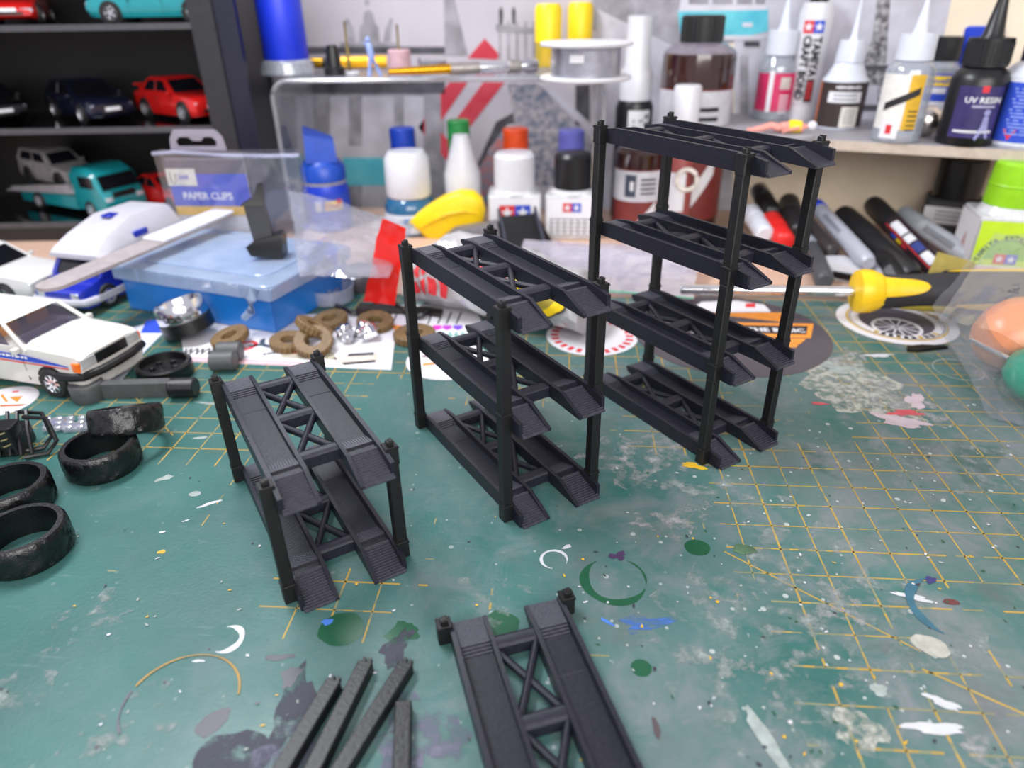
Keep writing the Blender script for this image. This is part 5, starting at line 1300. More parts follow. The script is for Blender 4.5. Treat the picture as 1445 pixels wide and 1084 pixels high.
# ================================================================== PAPERS AND STICKERS
PAPER = mat('paper_white', (214, 212, 216), 0.6, var=0.03)
def px_poly(name, pts, m, parent=None, z=0.12, z1=None, org=None):
    mb = MB(); P = [G(u, v, z) for u, v in pts]
    o = org or Vector((0, 0, 0))
    mb.prism([(q.x - o.x, q.y - o.y) for q in P], (z1 if z1 is not None else 0.01) - o.z, z - o.z); return obj(name, mb, m, parent, smooth=0)
def sheetpaper(name, label, cat, pts, m=PAPER, z=0.25):
    P = [G(u, v, 0) for u, v in pts]; o = sum(P, Vector()) / len(P); o.z = 0
    t = thing(name, label, cat, o); px_poly('sheet', pts, m, t, z, 0.02, o); return t, o
fl_t, fo = sheetpaper('flyer', 'white advertising flyer with red and black print under the bronze rings', 'flyer', [(250, 452), (562, 438), (552, 522), (262, 510)])
fl_t2 = fl_t
def pp(pts, m, nm='print', z=0.3): return px_poly(nm, pts, m, fl_t, z, 0.2, fo)
def ground_text(parent, org, txt, u0, v0, u1, v1, hgt, m, z=0.32):
    a = G(u0, v0, z); c = G(u1, v1, z); d = c - a; ang = math.atan2(d.y, d.x); mid = (a + c)/2 - org; mid.z = z
    return flat_text(parent, txt, hgt, m, Matrix.Translation(mid) @ Matrix.Rotation(ang, 4, 'Z'), d.length, 0.03)
ground_text(fl_t, fo, 'WWW.', 258, 497, 312, 496, 11, INK); ground_text(fl_t, fo, 'D', 338, 491, 364, 484, 17, RINK); ground_text(fl_t, fo, 'Y', 358, 494, 386, 480, 17, mat('slate_ink', (58, 70, 86), 0.6)); ground_text(fl_t, fo, '.com', 368, 500, 396, 496, 6, INK)
for k in range(2): pp([(268, 505 + k*3.4 - 0.6), (428, 512 + k*3.4 - 0.6), (428, 513.6 + k*3.4 - 0.6), (268, 506.6 + k*3.4 - 0.6)], mat('pale_red_ink', (222, 140, 148), 0.6))
pp([(396, 494), (470, 497), (476, 508), (398, 505)], mat('flyer_olive', (176, 170, 150), 0.6)); pp([(414, 492), (442, 492), (440, 499), (412, 499)], RINK, z=0.34)
pp([(470, 505), (534, 498), (532, 510), (484, 516)], mat('flyer_buff', (206, 196, 184), 0.6)); pp([(482, 512), (530, 508), (530, 511), (486, 515)], INK, z=0.34); pp([(492, 499), (528, 497), (527, 501), (490, 503)], DARK, z=0.34)
# colour-chart sheet further right
cs, cso = sheetpaper('colour_chart', 'white sheet with black script and a row of coloured drips', 'sheet', [(515, 432), (668, 428), (690, 478), (640, 486), (525, 482)], z=0.2)
for k, (u, c) in enumerate(((528, (70, 190, 60)), (545, (236, 160, 40)), (560, (232, 140, 40)), (617, (214, 50, 180)), (631, (180, 60, 190)), (646, (120, 70, 200)))): px_poly('ink_drip', [(u - 6, 459), (u + 6, 459), (u + 7, 463), (u, 466), (u - 7, 463)], mat('drip_%d' % k, c, 0.5), cs, 0.26, 0.2, cso)
for u in (552, 560, 610, 624, 636, 650): px_poly('script_stroke', [(u, 440), (u + 2.4, 440), (u - 5, 457), (u - 7.4, 457)], INK, cs, 0.26, 0.2, cso)
for k, u in enumerate(range(604, 676, 9)): px_poly('green_scallop', [(u, 474), (u + 4, 467), (u + 8, 474), (u + 6, 477), (u + 2, 477)], mat('scallop_green', (120, 170, 160), 0.6), cs, 0.26, 0.2, cso)
# blue-white leaflet below white car
lf, lfo = sheetpaper('leaflet', 'white leaflet with blue corner sticking out from under the white car', 'leaflet', [(60, 520), (150, 470), (205, 458), (238, 448), (240, 460), (206, 494), (172, 536), (110, 540)], mat('leaflet_white', (214, 214, 228), 0.5, var=0.04), 0.2)
px_poly('blue_block', [(198, 470), (207, 452), (240, 450), (236, 470)], BINK, lf, 0.26, 0.2, lfo); px_poly('white_line', [(200, 470), (236, 470), (235, 472), (199, 472)], WINK, lf, 0.27, 0.2, lfo)
ground_text(lf, lfo, 'LD', 146, 528, 176, 524, 7, INK, 0.26); px_poly('black_figure', [(150, 514), (170, 500), (178, 500), (174, 511), (182, 514)], INK, lf, 0.26, 0.2, lfo)
# round stickers
def round_sticker(name, label, pts, m, hole=None, z=0.22):
    """ellipse in the picture given by left, right, top, bottom pixels of a disc lying on the mat"""
    (u0, v0), (u1, v1) = pts; a, c = G(u0, v0, 0), G(u1, v1, 0); ctr = (a + c)/2; r = (c - a).length/2
    o = thing(name, label, 'sticker', (ctr.x, ctr.y, 0)); obj('disc', MB().lathe([(r, 0.02), (r, z)], 48), m, o); return o, r, ctr
st, r, sc = round_sticker('round_sticker', 'white round sticker under the dark parts with orange triangle', ((-46, 574), (54, 560)), PAPER)
px_poly('orange_triangle', [(12, 560), (32, 559), (24, 568)], mat('orange_ink', (232, 130, 40), 0.6), st, 0.28, 0.2, sc); px_poly('orange_stroke', [(0, 558), (4, 556), (12, 567), (8, 568)], mat('orange_ink', (232, 130, 40)), st, 0.28, 0.2, sc); px_poly('red_mark', [(18, 552), (27, 551), (26, 553), (17, 554)], RINK, st, 0.28, 0.2, sc); px_poly('brown_line', [(0, 571), (38, 570), (30, 573), (0, 574)], mat('orange_brown', (170, 90, 40), 0.6), st, 0.28, 0.2, sc)
# dark round sticker with lettered panel
ds, r, sc = round_sticker('round_sticker', 'large dark grey round sticker with orange lettered panel', ((893, 466), (1169, 472)), mat('sticker_dark', (72, 66, 72), 0.45, var=0.06))
OR1 = mat('sticker_orange', (226, 142, 50), 0.5); OR2 = mat('sticker_salmon', (222, 150, 96), 0.5)
def sk(pts, m, nm='print', z=0.3): return px_poly(nm, pts, m, ds, z, 0.2, sc)
sk([(978, 434), (990, 426), (1040, 424), (1078, 430), (1088, 440), (985, 441)], PAPER, 'white_arc'); sk([(1052, 428), (1066, 428), (1066, 434), (1052, 434)], RINK, 'red_mark', 0.34)
sk([(990, 441), (1104, 441), (1104, 454), (1028, 446)], OR1, 'orange_wedge'); sk([(1034, 455), (1148, 457), (1144, 477), (1040, 474)], OR1, 'orange_frame', 0.3); sk([(1046, 459), (1140, 460), (1138, 472), (1050, 470)], mat('panel_black', (44, 38, 44), 0.5), 'black_panel', 0.36)
ground_text(ds, sc, 'THE BASIC', 1054, 465, 1136, 467, 7.2, WINK, 0.42)
sk([(1070, 477), (1138, 478), (1128, 486), (1096, 482)], OR1, 'orange_foot'); sk([(1098, 484), (1126, 486), (1124, 490), (1108, 490)], OR1, 'orange_tab', 0.34); sk([(960, 478), (976, 470), (986, 476)], PAPER, 'white_wedge'); sk([(984, 480), (1006, 474), (1004, 483)], OR1, 'orange_wedge2', 0.3)
# white wheel sticker
ws, r, sc = round_sticker('round_sticker', 'white and gold round sticker with spoked wheel under the screwdriver', ((1180, 446), (1352, 462)), PAPER)
GO = mat('gold_ink', (196, 160, 50), 0.5)
obj('gold_ring', MB().ring([(r*0.80, 0.2), (r*0.84, 0.2), (r*0.84, 0.3), (r*0.80, 0.3)], 48), GO, ws)
obj('black_ring', MB().ring([(r*0.765, 0.2), (r*0.78, 0.2), (r*0.78, 0.3), (r*0.765, 0.3)], 48), INK, ws)
obj('dark_centre', MB().lathe([(r*0.62, 0.2), (r*0.62, 0.28)], 48), mat('slate_print', (84, 78, 90), 0.5), ws)
wsx = MB(); wsx.ring([(r*0.36, 0.2), (r*0.42, 0.2), (r*0.42, 0.36), (r*0.36, 0.36)], 36, (-r*0.10, -r*0.28, 0))
for k in range(12): wsx.box((r*0.19, 0, 0.3), (r*0.36, r*0.028, 0.1), Matrix.Translation((-r*0.10, -r*0.28, 0)) @ Matrix.Rotation(k*PI/6, 4, 'Z'))
obj('wheel_print', wsx, PAPER, ws)
for k in range(10):
    a = -2.4 + k*0.17; obj('ring_lettering', MB().box((r*0.70, 0, 0.3), (r*0.10, r*0.07, 0.12), Matrix.Rotation(a, 4, 'Z')), INK if k % 3 else GO, ws)
# small white sticker between the racks
ss, r, sc = round_sticker('round_sticker', 'small white round sticker beneath the three-deck rack', ((574, 508), (690, 510)), PAPER)
px_poly('orange_line', [(597, 513), (616, 511), (616, 514), (597, 516)], OR1, ss, 0.3, 0.2, sc); px_poly('maroon_line', [(596, 502), (640, 501), (640, 503), (596, 504)], mat('maroon_ink', (120, 50, 60), 0.5), ss, 0.3, 0.2, sc)
# white and red round card by tall rack
s2, r, sc = round_sticker('round_sticker', 'white round sticker with red zigzag border behind the tallest rack', ((772, 478), (898, 470)), PAPER)
for k in range(26):
    a = k*2*PI/26; obj('red_tooth', MB().box((r*0.82, 0, 0.3), (r*0.16, r*0.10, 0.12), Matrix.Rotation(a, 4, 'Z') @ Matrix.Translation((0, 0, 0))), RINK, s2)
# black chip of plastic
p = G(1305, 494, 0); tag(obj('plastic_offcut', MB().prism([(-11, -3), (-9, 2), (0, 4.2), (12, 3.4), (13, 1.8), (4, -0.4), (-6, -3.8)], 0.1, 1.6), BLACK, None, (p.x, p.y, 0)), 'thin black plastic offcut on the mat beside the wheel sticker', 'offcut')
# ================================================================== BAGS AND TUBES IN THE MIDDLE
def crumple(fn, amp, sc=0.06, seed=0):
    def g(s, t):
        p = Vector(fn(s, t)); n = noise.noise_vector(Vector((p.x*sc + seed, p.y*sc, p.z*sc))) + 0.5*noise.noise_vector(Vector((p.x*sc*2.6, p.y*sc*2.6 + seed, p.z*sc*2.6)))
        return tuple(p + n*amp)
    return g
def bag(name, label, cat, quad, m, thick, amp, seed, nx=26, ny=18, sub='film', sc=0.06):
    """pillow bag from four 3D corners"""
    A, B, C, D = [Vector(q) for q in quad]; o = (A + B + C + D)/4; nrm = (B - A).cross(D - A).normalized()
    t = thing(name, label, cat, o)
    for k in (0, 1):
        sgn = -1 if k else 1
        f = lambda s, q: (A*(1-s) + B*s)*(1-q) + (D*(1-s) + C*s)*q + nrm*sgn*thick*(math.sin(PI*s)*math.sin(PI*q))**0.6 - o
        mb = MB(); mb.sheet(nx, ny, crumple(f, amp, sc, seed + k*7)); obj(sub + ('_back' if k else '_front'), mb, m, t, smooth=50 if m is BAGM else 0)
    return t, o, nrm
bt, bo, bn = bag('clear_bag', 'clear plastic bag sloping over the box with red header strip', 'bag', [G(424, 388, 36), G(546, 392, 38), W(584, 316, 266), W(408, 268, 216)], BAGM, 5, 2.4, 1)
q = [G(513, 426, 6), G(557, 431, 6), W(573, 322, 126), W(539, 308, 126)]
rs = MB(); A, B, C, D = q; rs.sheet(10, 20, crumple(lambda s, t: tuple((A*(1-s) + B*s)*(1-t) + (D*(1-s) + C*s)*t - bo), 0.9, 0.11, 4)); obj('red_header_strip', rs, mat('red_card_gloss', (228, 34, 28), 0.2, var=0.05, coat=0.5), bt, smooth=60)
# contents of the bag: small dish and grey plug
p = G(468, 424, 0); dsh = thing('plastic_dish', 'small clear dish of metal scraps in front of the bag', 'dish', (p.x, p.y, 0), 0)
obj('dish', MB().ring([(0.4, 0.2), (13, 0.2), (15, 1.2), (16, 11), (15.2, 11), (14, 2), (0.4, 1.2)], 36), film('dish_clear', (228, 230, 240), 0.2, 0.35, (210, 212, 226), 0.1), dsh)
tr = MB()
for k in range(6): tr.rbox((-6 + k*2.4, (k % 3)*3 - 3, 5 + (k % 2)*2), (9, 3, 1.2), 0.4, 2, Matrix.Rotation(k*0.5, 4, 'Z'))
obj('metal_scraps', tr, CHROME, dsh)
p = G(498, 412, 0); pg = MB(); pg.lathe([(13, 0), (14, 2), (14, 9), (11, 14), (4, 16.5), (0.2, 17)], 28); tag(obj('rubber_plug', pg, mat('grey_rubber', (88, 82, 86), 0.5), None, (p.x + 3, p.y + 10, 0.0)), 'dark grey domed rubber plug behind the small dish', 'plug')
# black cable coil / straps
cb = MB(); P = []
for k in range(60): t = k/59; q = G(476 + 130*t, 436 + 10*math.sin(t*9) + 6*t, 0); P.append((q.x, q.y, 2.2 + 1.4*math.sin(t*14)))
cb.tube(P, 1.7, 8); tag(obj('black_cable', cb, BLACK, None), 'black rubber cable winding below the red-topped bag', 'cable')
st2 = MB(); P = [G(505, 436, 0), G(545, 440, 0), G(600, 442, 0), G(624, 446, 0)]; st2.loft([[(q.x, q.y - 4, 0.3), (q.x, q.y + 5, 0.3), (q.x, q.y + 5, 2.4), (q.x, q.y - 4, 2.4)] for q in P]); tag(obj('rubber_strap', st2, mat('brown_black', (46, 40, 36), 0.4), None), 'flat dark rubber strap beside the black cable', 'strap')
# crumpled silver tube with red print and yellow seal
FOIL = mat('foil_white', (196, 195, 196), 0.32, 0.35, var=0.08, bump=0.5, bscale=180)
a = G(600, 405, 16); c = G(828, 440, 17); L = (c - a).length
d = (c - a); d.z = 0; yaw = math.atan2(d.y, d.x)
tb = thing('foil_pouch', 'crumpled silver foil pouch with red print and yellow seal', 'pouch', (a.x + 10, a.y + 12, 0), yaw)
secs = []; n = 30; K = 22
def foil_rz(t):
    for (t0, r0), (t1, r1) in zip(((-1, 6), (0, 17), (.18, 24), (.45, 21), (.75, 18), (.94, 16), (1.0, 12)), ((0, 17), (.18, 24), (.45, 21), (.75, 18), (.94, 16), (1.0, 12), (2, 6))):
        if t0 <= t <= t1: return r0 + (r1 - r0)*(t - t0)/(t1 - t0)
for k in range(n + 1):
    t = k/n; x = -14 + t*(L + 8); ry = 28 - 3*t; rzz = foil_rz(t)
    S = []
    for i in range(K):
        an = 2*PI*i/K; y, z = ry*math.cos(an), rzz + rzz*math.sin(an)
        nv = noise.noise_vector(Vector((x*0.07, y*0.07, z*0.09)))*2.6 + noise.noise_vector(Vector((x*0.2, y*0.2, z*0.2)))*1.0
        S.append((x + nv.x, y*1.0 + nv.y, max(0.3, z + nv.z + 1.5)))
    secs.append(S)
fo_ = obj('foil_body', MB().loft(secs), FOIL, tb, smooth=0)
def foil_pt(x, an, off):
    t = (x + 14)/(L + 8); ry = 28 - 3*t; rzz = foil_rz(t); y, z = ry*math.cos(an), rzz + rzz*math.sin(an)
    nv = noise.noise_vector(Vector((x*0.07, y*0.07, z*0.09)))*2.6 + noise.noise_vector(Vector((x*0.2, y*0.2, z*0.2)))*1.0
    return (x + nv.x, y + nv.y + off*math.cos(an), max(0.3, z + nv.z + 1.5 + off*math.sin(an)))
def foil_patch(x0, x1, a0, a1, m, nm, off=0.9):
    mb = MB(); mb.sheet(8, 8, lambda s, t: foil_pt(x0 + s*(x1-x0), math.radians(a0 + t*(a1-a0)), off)); return obj(nm, mb, m, tb, smooth=60)
for k in range(4): foil_patch(-8 + k*7, -3 + k*7, 172, 196, RINK, 'red_print')
for k in range(6): foil_patch(-8 + k*4.6, -5.2 + k*4.6, 146, 166, RINK, 'red_print')
for k in range(4): foil_patch(30 + k*7, 34 + k*7, 130, 152, RINK, 'red_print')
sx_, sa_ = L*0.70, 152
def seal(r0, r1, m, nm, off):
    mb = MB(); mb.sheet(36, 3, lambda s, t: foil_pt(sx_ + (r0 + (r1-r0)*t)*math.cos(s*2*PI), math.radians(sa_ + 2.6*(r0 + (r1-r0)*t)*math.sin(s*2*PI)), off)); return obj(nm, mb, m, tb, smooth=60)
seal(0.1, 12, mat('seal_gold', (170, 150, 60), 0.3, 0.6, bump=0.6, bscale=300), 'seal_centre', 1.0); seal(11.8, 18.6, YELLOW, 'yellow_seal', 1.2); seal(18.4, 19.6, INK, 'seal_border', 1.3)
# yellow curved spatula with dark handle
p = G(628, 336, DZ); sy = thing('yellow_scraper', 'yellow curved plastic scraper leaning against the square jars', 'scraper', (p.x + 4, p.y + 4, DZ), math.radians(8))
def pebble(pts, Y, th, org, lay=((-0.5, 0.80), (-0.42, 0.93), (-0.2, 1.0), (0.2, 1.0), (0.42, 0.93), (0.5, 0.80))):
    Q = [W(u, v, Y) for u, v in pts]; c = sum(Q, Vector())/len(Q); mb = MB()
    mb.loft([[tuple(c + (q - c)*k + Vector((0, th*y, 0)) - org) for q in Q] for y, k in lay]); return mb
org = Vector((p.x + 4, p.y + 4, DZ)); YS = p.y + 6
sy.rotation_euler = (0, 0, 0)
obj('blade', pebble([(574, 312), (590, 299), (608, 287), (628, 275), (650, 268), (668, 269), (680, 279), (685, 296), (682, 314), (668, 326), (648, 336), (622, 342), (604, 336), (590, 322)], YS, 18, org), YELLOW, sy, smooth=60)
obj('crease', MB().tube([tuple(W(u, v, YS - 9.3) - org) for u, v in ((594, 322), (612, 311), (634, 302), (656, 298), (674, 302))], [0.6, 1.8, 2.0, 1.6, 0.5], 8), mat('yellow_deep', (226, 182, 6), 0.4), sy, smooth=60)
# grey domed cap beside it
p = G(664, 352, DZ); tag(obj('grey_cover', MB().loft([[(-24, -8, 0), (24, -8, 0), (24, 12, 0), (-24, 12, 0)], [(-23, -7, 8), (24, -7, 14), (24, 10, 14), (-23, 10, 8)], [(-12, -4, 17), (22, -4, 22), (22, 8, 22), (-12, 8, 17)]]), mat('cover_grey', (96, 94, 100), 0.4), None, (p.x, p.y, DZ), (0, 0, 0.1), smooth=50), 'dark grey wedge-shaped plastic cover behind the three-deck rack', 'cover')
# black loading ramp behind the racks
p = G(735, 352, DZ); rmp = thing('toy_ramp', 'black sloping toy ramp with side rails behind the racks', 'ramp', (p.x, p.y, DZ), math.radians(14))
obj('ramp_bed', MB().loft([[(-14, -26, 2), (14, -26, 2), (14, -26, 4), (-14, -26, 4)], [(-14, 16, 22), (14, 16, 22), (14, 16, 24), (-14, 16, 24)]]), BLACK, rmp)
for s in (-1, 1): obj('side_rail', MB().loft([[(s*14, -28, 2), (s*16, -28, 2), (s*16, -28, 8), (s*14, -28, 8)], [(s*14, 17, 22), (s*16, 17, 22), (s*16, 17, 30), (s*14, 17, 30)]]), mat('rail_sheen', (60, 62, 74), 0.25), rmp)
obj('rear_leg', MB().loft([[(14, 16, 0), (30, 16, 0), (30, 20, 0), (14, 20, 0)], [(13, 16, 24), (16, 16, 24), (16, 20, 24), (13, 20, 24)]]), BLACK, rmp); obj('rear_leg', MB().box((-14, 18, 11), (3, 3, 22)), BLACK, rmp)
# flat zip bag with green seal line
zb, zo, zn = bag('zip_bag', 'flat clear zip bag with green seal line behind the tall rack', 'bag', [G(724, 402, 2), G(976, 424, 2), G(990, 352, 16), G(740, 338, 14)], film('zip_film', (236, 234, 242), 0.18, 0.30, (226, 222, 232), 0.15, 0.4, 50), 3.5, 1.6, 5, sub='zip_film')
gl = MB(); gl.tube([tuple(G(722 + 256*t, 399 + 22*t + (2 if t < 0.3 else 0), 3.4) - zo) for t in [k/12 for k in range(13)]], 0.6, 6); obj('green_seal', gl, mat('seal_green', (90, 180, 140), 0.5), zb)
# papers inside / beneath the zip bag
pz, pzo = sheetpaper('paper_stack', 'white folded papers under the flat zip bag', 'paper', [(740, 384), (960, 396), (985, 362), (760, 346)], mat('paper_pinkish', (222, 214, 218), 0.6, var=0.05), -1.0)
# flat steel-coloured ruler strip at mat edge under the screwdriver
p0 = G(984, 417, 0.2); p1 = G(1208, 420, 0.2); tag(obj('clear_ruler', MB().slab([p0, p1, p1 + Vector((0, 14, 0)), p0 + Vector((0, 14, 0))], 1.6), film('ruler_clear', (226, 230, 230), 0.25, 0.35, (206, 210, 212), 0.08), None), 'clear plastic strip lying along the mat under the screwdriver shaft', 'ruler')
# ================================================================== SCREWDRIVER
a = G(1206, 412, 17); c = G(1470, 414, 19)
a0 = G(960, 408, 17)
sd_o = aligned('screwdriver', 'large screwdriver with yellow and black handle lying across the mat edge', 'screwdriver', a0, c)
Ls = (a - a0).length; Lt = (c - a0).length
lpart(sd_o, 'shaft', [(2.6, 0), (3.0, 1), (3.0, Ls + 4)], CHROME, 18)
YH = mat('handle_yellow', (240, 196, 20), 0.4, var=0.06); BH = mat('handle_black', (44, 44, 46), 0.6, var=0.1)
lpart(sd_o, 'collar', [(8, Ls - 1), (12.6, Ls), (13.4, Ls + 3), (13.0, Ls + 8), (10.6, Ls + 14)], YH, 14)
grip = lpart(sd_o, 'grip', [(10.8, Ls + 12), (10.0, Ls + 22), (11.0, Ls + 40), (13.0, Ls + 62), (14.0, Ls + 84), (13.2, Lt)], BH, 24)
Mi = sd_o.matrix_world.inverted()
Rw = sd_o.matrix_world.to_3x3()
def grip_r(z):
    P = [(10.8, 12), (10.0, 22), (11.0, 40), (13.0, 62), (14.0, 84), (13.2, 200)]; q = z - Ls
    for (r0, z0), (r1, z1) in zip(P, P[1:]):
        if z0 <= q <= z1: return r0 + (r1 - r0)*(q - z0)/(z1 - z0)
    return 12.0
def grip_ang(dirw):
    v = Rw.inverted() @ Vector(dirw); return math.atan2(v.y, v.x)
def inlay(ang, z0, z1, w, nm='yellow_inlay', m=YH, blunt=0.0):
    mb = MB(); nx, ny = 8, 16; 
    def f(s, t):
        z = z0 + t*(z1 - z0); ww = w*math.sqrt(max(0.0, 1 - ((t - blunt)/(1 - blunt))**2)) if t > blunt else w*(1 if blunt else 1)
        an = ang + (s - 0.5)*ww; r = grip_r(z) + 0.5; return (r*math.cos(an), r*math.sin(an), z)
    mb.sheet(nx, ny, f); return obj(nm, mb, m, grip, smooth=60)
A1 = grip_ang((0, -0.80, 0.60)); A2 = grip_ang((0, 0.2, 0.98)); A3 = grip_ang((0, -0.95, -0.3)); A4 = grip_ang((0, -0.7, -0.75))
inlay(A1, Ls + 13, Ls + 38, 1.15)
inlay(A2, Lt - 4, Ls + 50, 0.8); inlay(A3, Lt - 4, Ls + 52, 0.5)
inlay(A4, Ls + 54, Ls + 24, 0.9, m=mat('handle_olive', (190, 176, 70), 0.5))
# wing of a folded yellow sanding sheet behind the handle
P = [W(1306, 396, 170), W(1322, 362, 176), W(1372, 374, 172), W(1370, 390, 168)]
mb = MB(); mb.slab(P, 1.0)
# ================================================================== MARKERS
def marker(label, p0, p1, r, cap_m, body_m, cap_f=0.32, group='markers heaped under the wall shelf', extras=(), tip_m=None, name='marker_pen'):
    """p0 is the cap end; both are 3D points"""
    o = aligned(name, label, 'marker', p0, p1, group=group); L = (Vector(p1) - Vector(p0)).length
    lpart(o, 'cap', [(r*0.5, 0), (r*0.95, L*0.02), (r*1.06, L*0.06), (r*1.06, L*cap_f)], cap_m, 20)
    lpart(o, 'barrel', [(r*0.98, L*cap_f - 0.5), (r, L*(cap_f + 0.03)), (r, L*0.95), (r*0.86, L*0.985), (r*0.7, L)], body_m, 20)
    up = o.matrix_world.to_3x3().inverted() @ (CAM - Vector(p0)).normalized(); ua = math.atan2(up.y, up.x)
    for f0, f1, w, off, m in extras: 
        mb = MB(); mb.sheet(6, 1, lambda s, t: ((r + 0.15)*math.cos(ua + off + (s - 0.5)*w), (r + 0.15)*math.sin(ua + off + (s - 0.5)*w), L*(f0 + t*(f1 - f0)))); obj('printed_band', mb, m, o, smooth=60)
    return o
MG = mat('marker_silver', (176, 178, 190), 0.35, 0.1, var=0.04); MB_ = mat('marker_black', (30, 30, 32), 0.4); MGR = mat('marker_grey', (150, 154, 160), 0.4)
marker('silver-grey marker with bright blue cap leaning in the heap', G(1149, 288, 26), G(1226, 372, 14), 6.0, mat('cap_royal', (36, 74, 220), 0.35), MG, 0.13, extras=((0.3, 0.6, 0.5, 0.0, mat('faint_print', (120, 124, 136), 0.5)),))
marker('fat black marker with small white label in the heap', G(1188, 302, 22), G(1288, 392, 10), 8.2, MB_, MB_, 0.45, extras=((0.24, 0.44, 0.55, 0.5, WINK), (0.26, 0.42, 0.7, -0.4, DARK)))
marker('black paint marker with white panels and coloured dots', G(1230, 287, 28), G(1334, 392, 12), 7.4, MB_, mat('marker_maroon', (48, 34, 40), 0.4), 0.34, extras=((0.40, 0.56, 0.8, -0.2, WINK), (0.58, 0.66, 0.8, -0.2, WINK), (0.68, 0.78, 0.8, -0.2, mat('pen_navy', (52, 66, 130), 0.5)), (0.80, 0.92, 0.8, -0.2, WINK), (0.36, 0.98, 0.12, 0.35, RINK), (0.46, 0.52, 0.25, 0.7, BINK), (0.53, 0.59, 0.25, 0.7, YELLOW), (0.60, 0.66, 0.25, 0.7, RINK)))
marker('pale grey capped marker with faded print next to the thinner', G(1272, 300, 24), G(1384, 374, 10), 6.6, MGR, mat('marker_pale', (168, 170, 176), 0.4), 0.30, extras=((0.38, 0.75, 0.7, 0, mat('faint_dark_print', (120, 120, 126), 0.5)),))
marker('slim black pen half covered by the blue-capped marker', G(1130, 304, 18), G(1176, 356, 12), 5.6, MB_, mat('pen_brownblack', (52, 46, 46), 0.4), 0.3)
marker('dark grey pen with light collar near tall rack', G(1136, 330, 9), G(1164, 398, 6), 6.6, mat('pen_lightgrey', (150, 154, 166), 0.4), mat('pen_darkgrey', (74, 76, 80), 0.4), 0.35)
marker('slim silver ruler-like pen between black marker and blue-capped marker', G(1212, 344, 9), G(1250, 398, 6), 4.6, MGR, MG, 0.4)
marker('short black pen with ribbed grey end near the screwdriver', G(1240, 345, 15), G(1272, 408, 9), 6.4, MB_, MB_, 0.5, extras=((0.66, 0.98, 0.9, 0.3, mat('pen_endgrey', (104, 106, 108), 0.4)),))
marker('white marker seen end-on beside the bright red one', G(1058, 298, 20), G(1080, 332, 16), 7.0, mat('pen_white', (206, 208, 216), 0.4), mat('pen_white', (206, 208, 216)), 0.4)
marker('bright red marker cap pointing towards the tall rack', G(1086, 308, 18), G(1108, 342, 14), 7.6, RED, RED, 0.5)
marker('black glossy round-ended pen behind the white and red ones', G(1070, 268, 30), G(1092, 304, 22), 7.4, mat('gloss_black', (24, 24, 30), 0.1, coat=0.6), BLACK, 0.4)
marker('dark marker behind the bright red one', G(1112, 284, 24), G(1128, 330, 16), 8.0, MB_, MB_, 0.4)
# white plastic hook with red dot
p = G(1186, 392, DZ); hk = thing('white_plastic_hook', 'white curved plastic hook piece with red tip in the marker heap', 'hook', (p.x, p.y, DZ), math.radians(-38))
obj('shell', MB().loft([[(-24, -9, 2), (-24, 9, 2), (-24, 9, 9), (-24, -9, 9)], [(-4, -10, 1), (-4, 10, 1), (-4, 10, 13), (-4, -10, 13)], [(14, -9, 1), (14, 10, 1), (14, 9, 11), (14, -8, 11)], [(22, -5, 1), (22, 7, 1), (22, 6, 5), (22, -4, 5)]]), WHITE, hk, smooth=60)
obj('slot', MB().rbox((8, -9.6, 5), (22, 2.4, 5), 2), BLACK, hk); obj('red_tip', MB().lathe([(3.6, 0), (4.2, 1), (4.0, 7), (2, 9)], 18, M=Matrix.Translation((-22, 0, 8)) @ Matrix.Rotation(-PI/2, 4, 'Y')), RED, hk)
# folded yellow-olive card standing behind the handle
pb_ = G(1338, 400, DZ); fc_ = thing('folded_card', 'folded olive and yellow card standing behind the screwdriver handle', 'card', (pb_.x, 178, DZ))
def fcp(pts, m, nm, Y): 
    P = [W(u, v, Y) - Vector((pb_.x, 178, DZ)) for u, v in pts]; mb = MB(); mb.slab(P, 1.0); return obj(nm, mb, m, fc_, smooth=0)
fcp([(1296, 420), (1324, 356), (1376, 370), (1378, 420)], mat('card_olive', (190, 172, 92), 0.6), 'olive_leaf', 178)
# ================================================================== BAG WITH ORANGE AND GREEN BALLS
bgp = G(1425, 530, 0)
oc = thing('orange_float', 'orange plastic egg-shaped float inside the clear bag', 'float', (133, 74, 0.5), 0.35)
obj('shell', MB().lathe([(0.2, 0), (10, 1.4), (18, 6), (22, 14), (22.4, 20), (19, 29), (12, 35), (0.2, 38)], 36, sx=1.18, sy=0.92), mat('orange_plastic', (232, 140, 84), 0.3, var=0.05), oc, smooth=80)
gc = thing('green_float', 'green plastic domed float inside the clear bag', 'float', (128, 36, 0.5))
obj('shell', MB().lathe([(0.2, 0), (10, 1), (18, 5), (21, 12), (19, 20), (12, 26), (0.2, 29)], 36), mat('green_plastic', (30, 158, 124), 0.25, var=0.05), gc, smooth=80)
rod = MB(); rod.tube([G(1370, 480, 17), G(1424, 506, 17)], 1.2, 8); tag(obj('steel_pin', rod, CHROME, None), 'thin steel pin inside the clear bag between the floats', 'pin')
cbg, cbo, cbn = bag('clear_bag', 'large clear bag with stiff corner holding orange and green floats', 'bag', [G(1402, 592, 1), (190, -10, 3), W(1500, 316, 130), W(1318, 452, 66)], BAGM, 3, 0.0, 9) if False else (None, None, None)
cbg = thing('clear_bag', 'large clear bag with stiff corner holding orange and green floats', 'bag', (140, 50, 0))
def bagpt(u, v, z): return G(u, v, z) - Vector((140, 50, 0))
front = [bagpt(1397, 587, 1.5), bagpt(1322, 452, 34), bagpt(1404, 338, 62)]
ft = [bagpt(1470, 610, 2.0), bagpt(1480, 500, 44), bagpt(1500, 330, 66)]
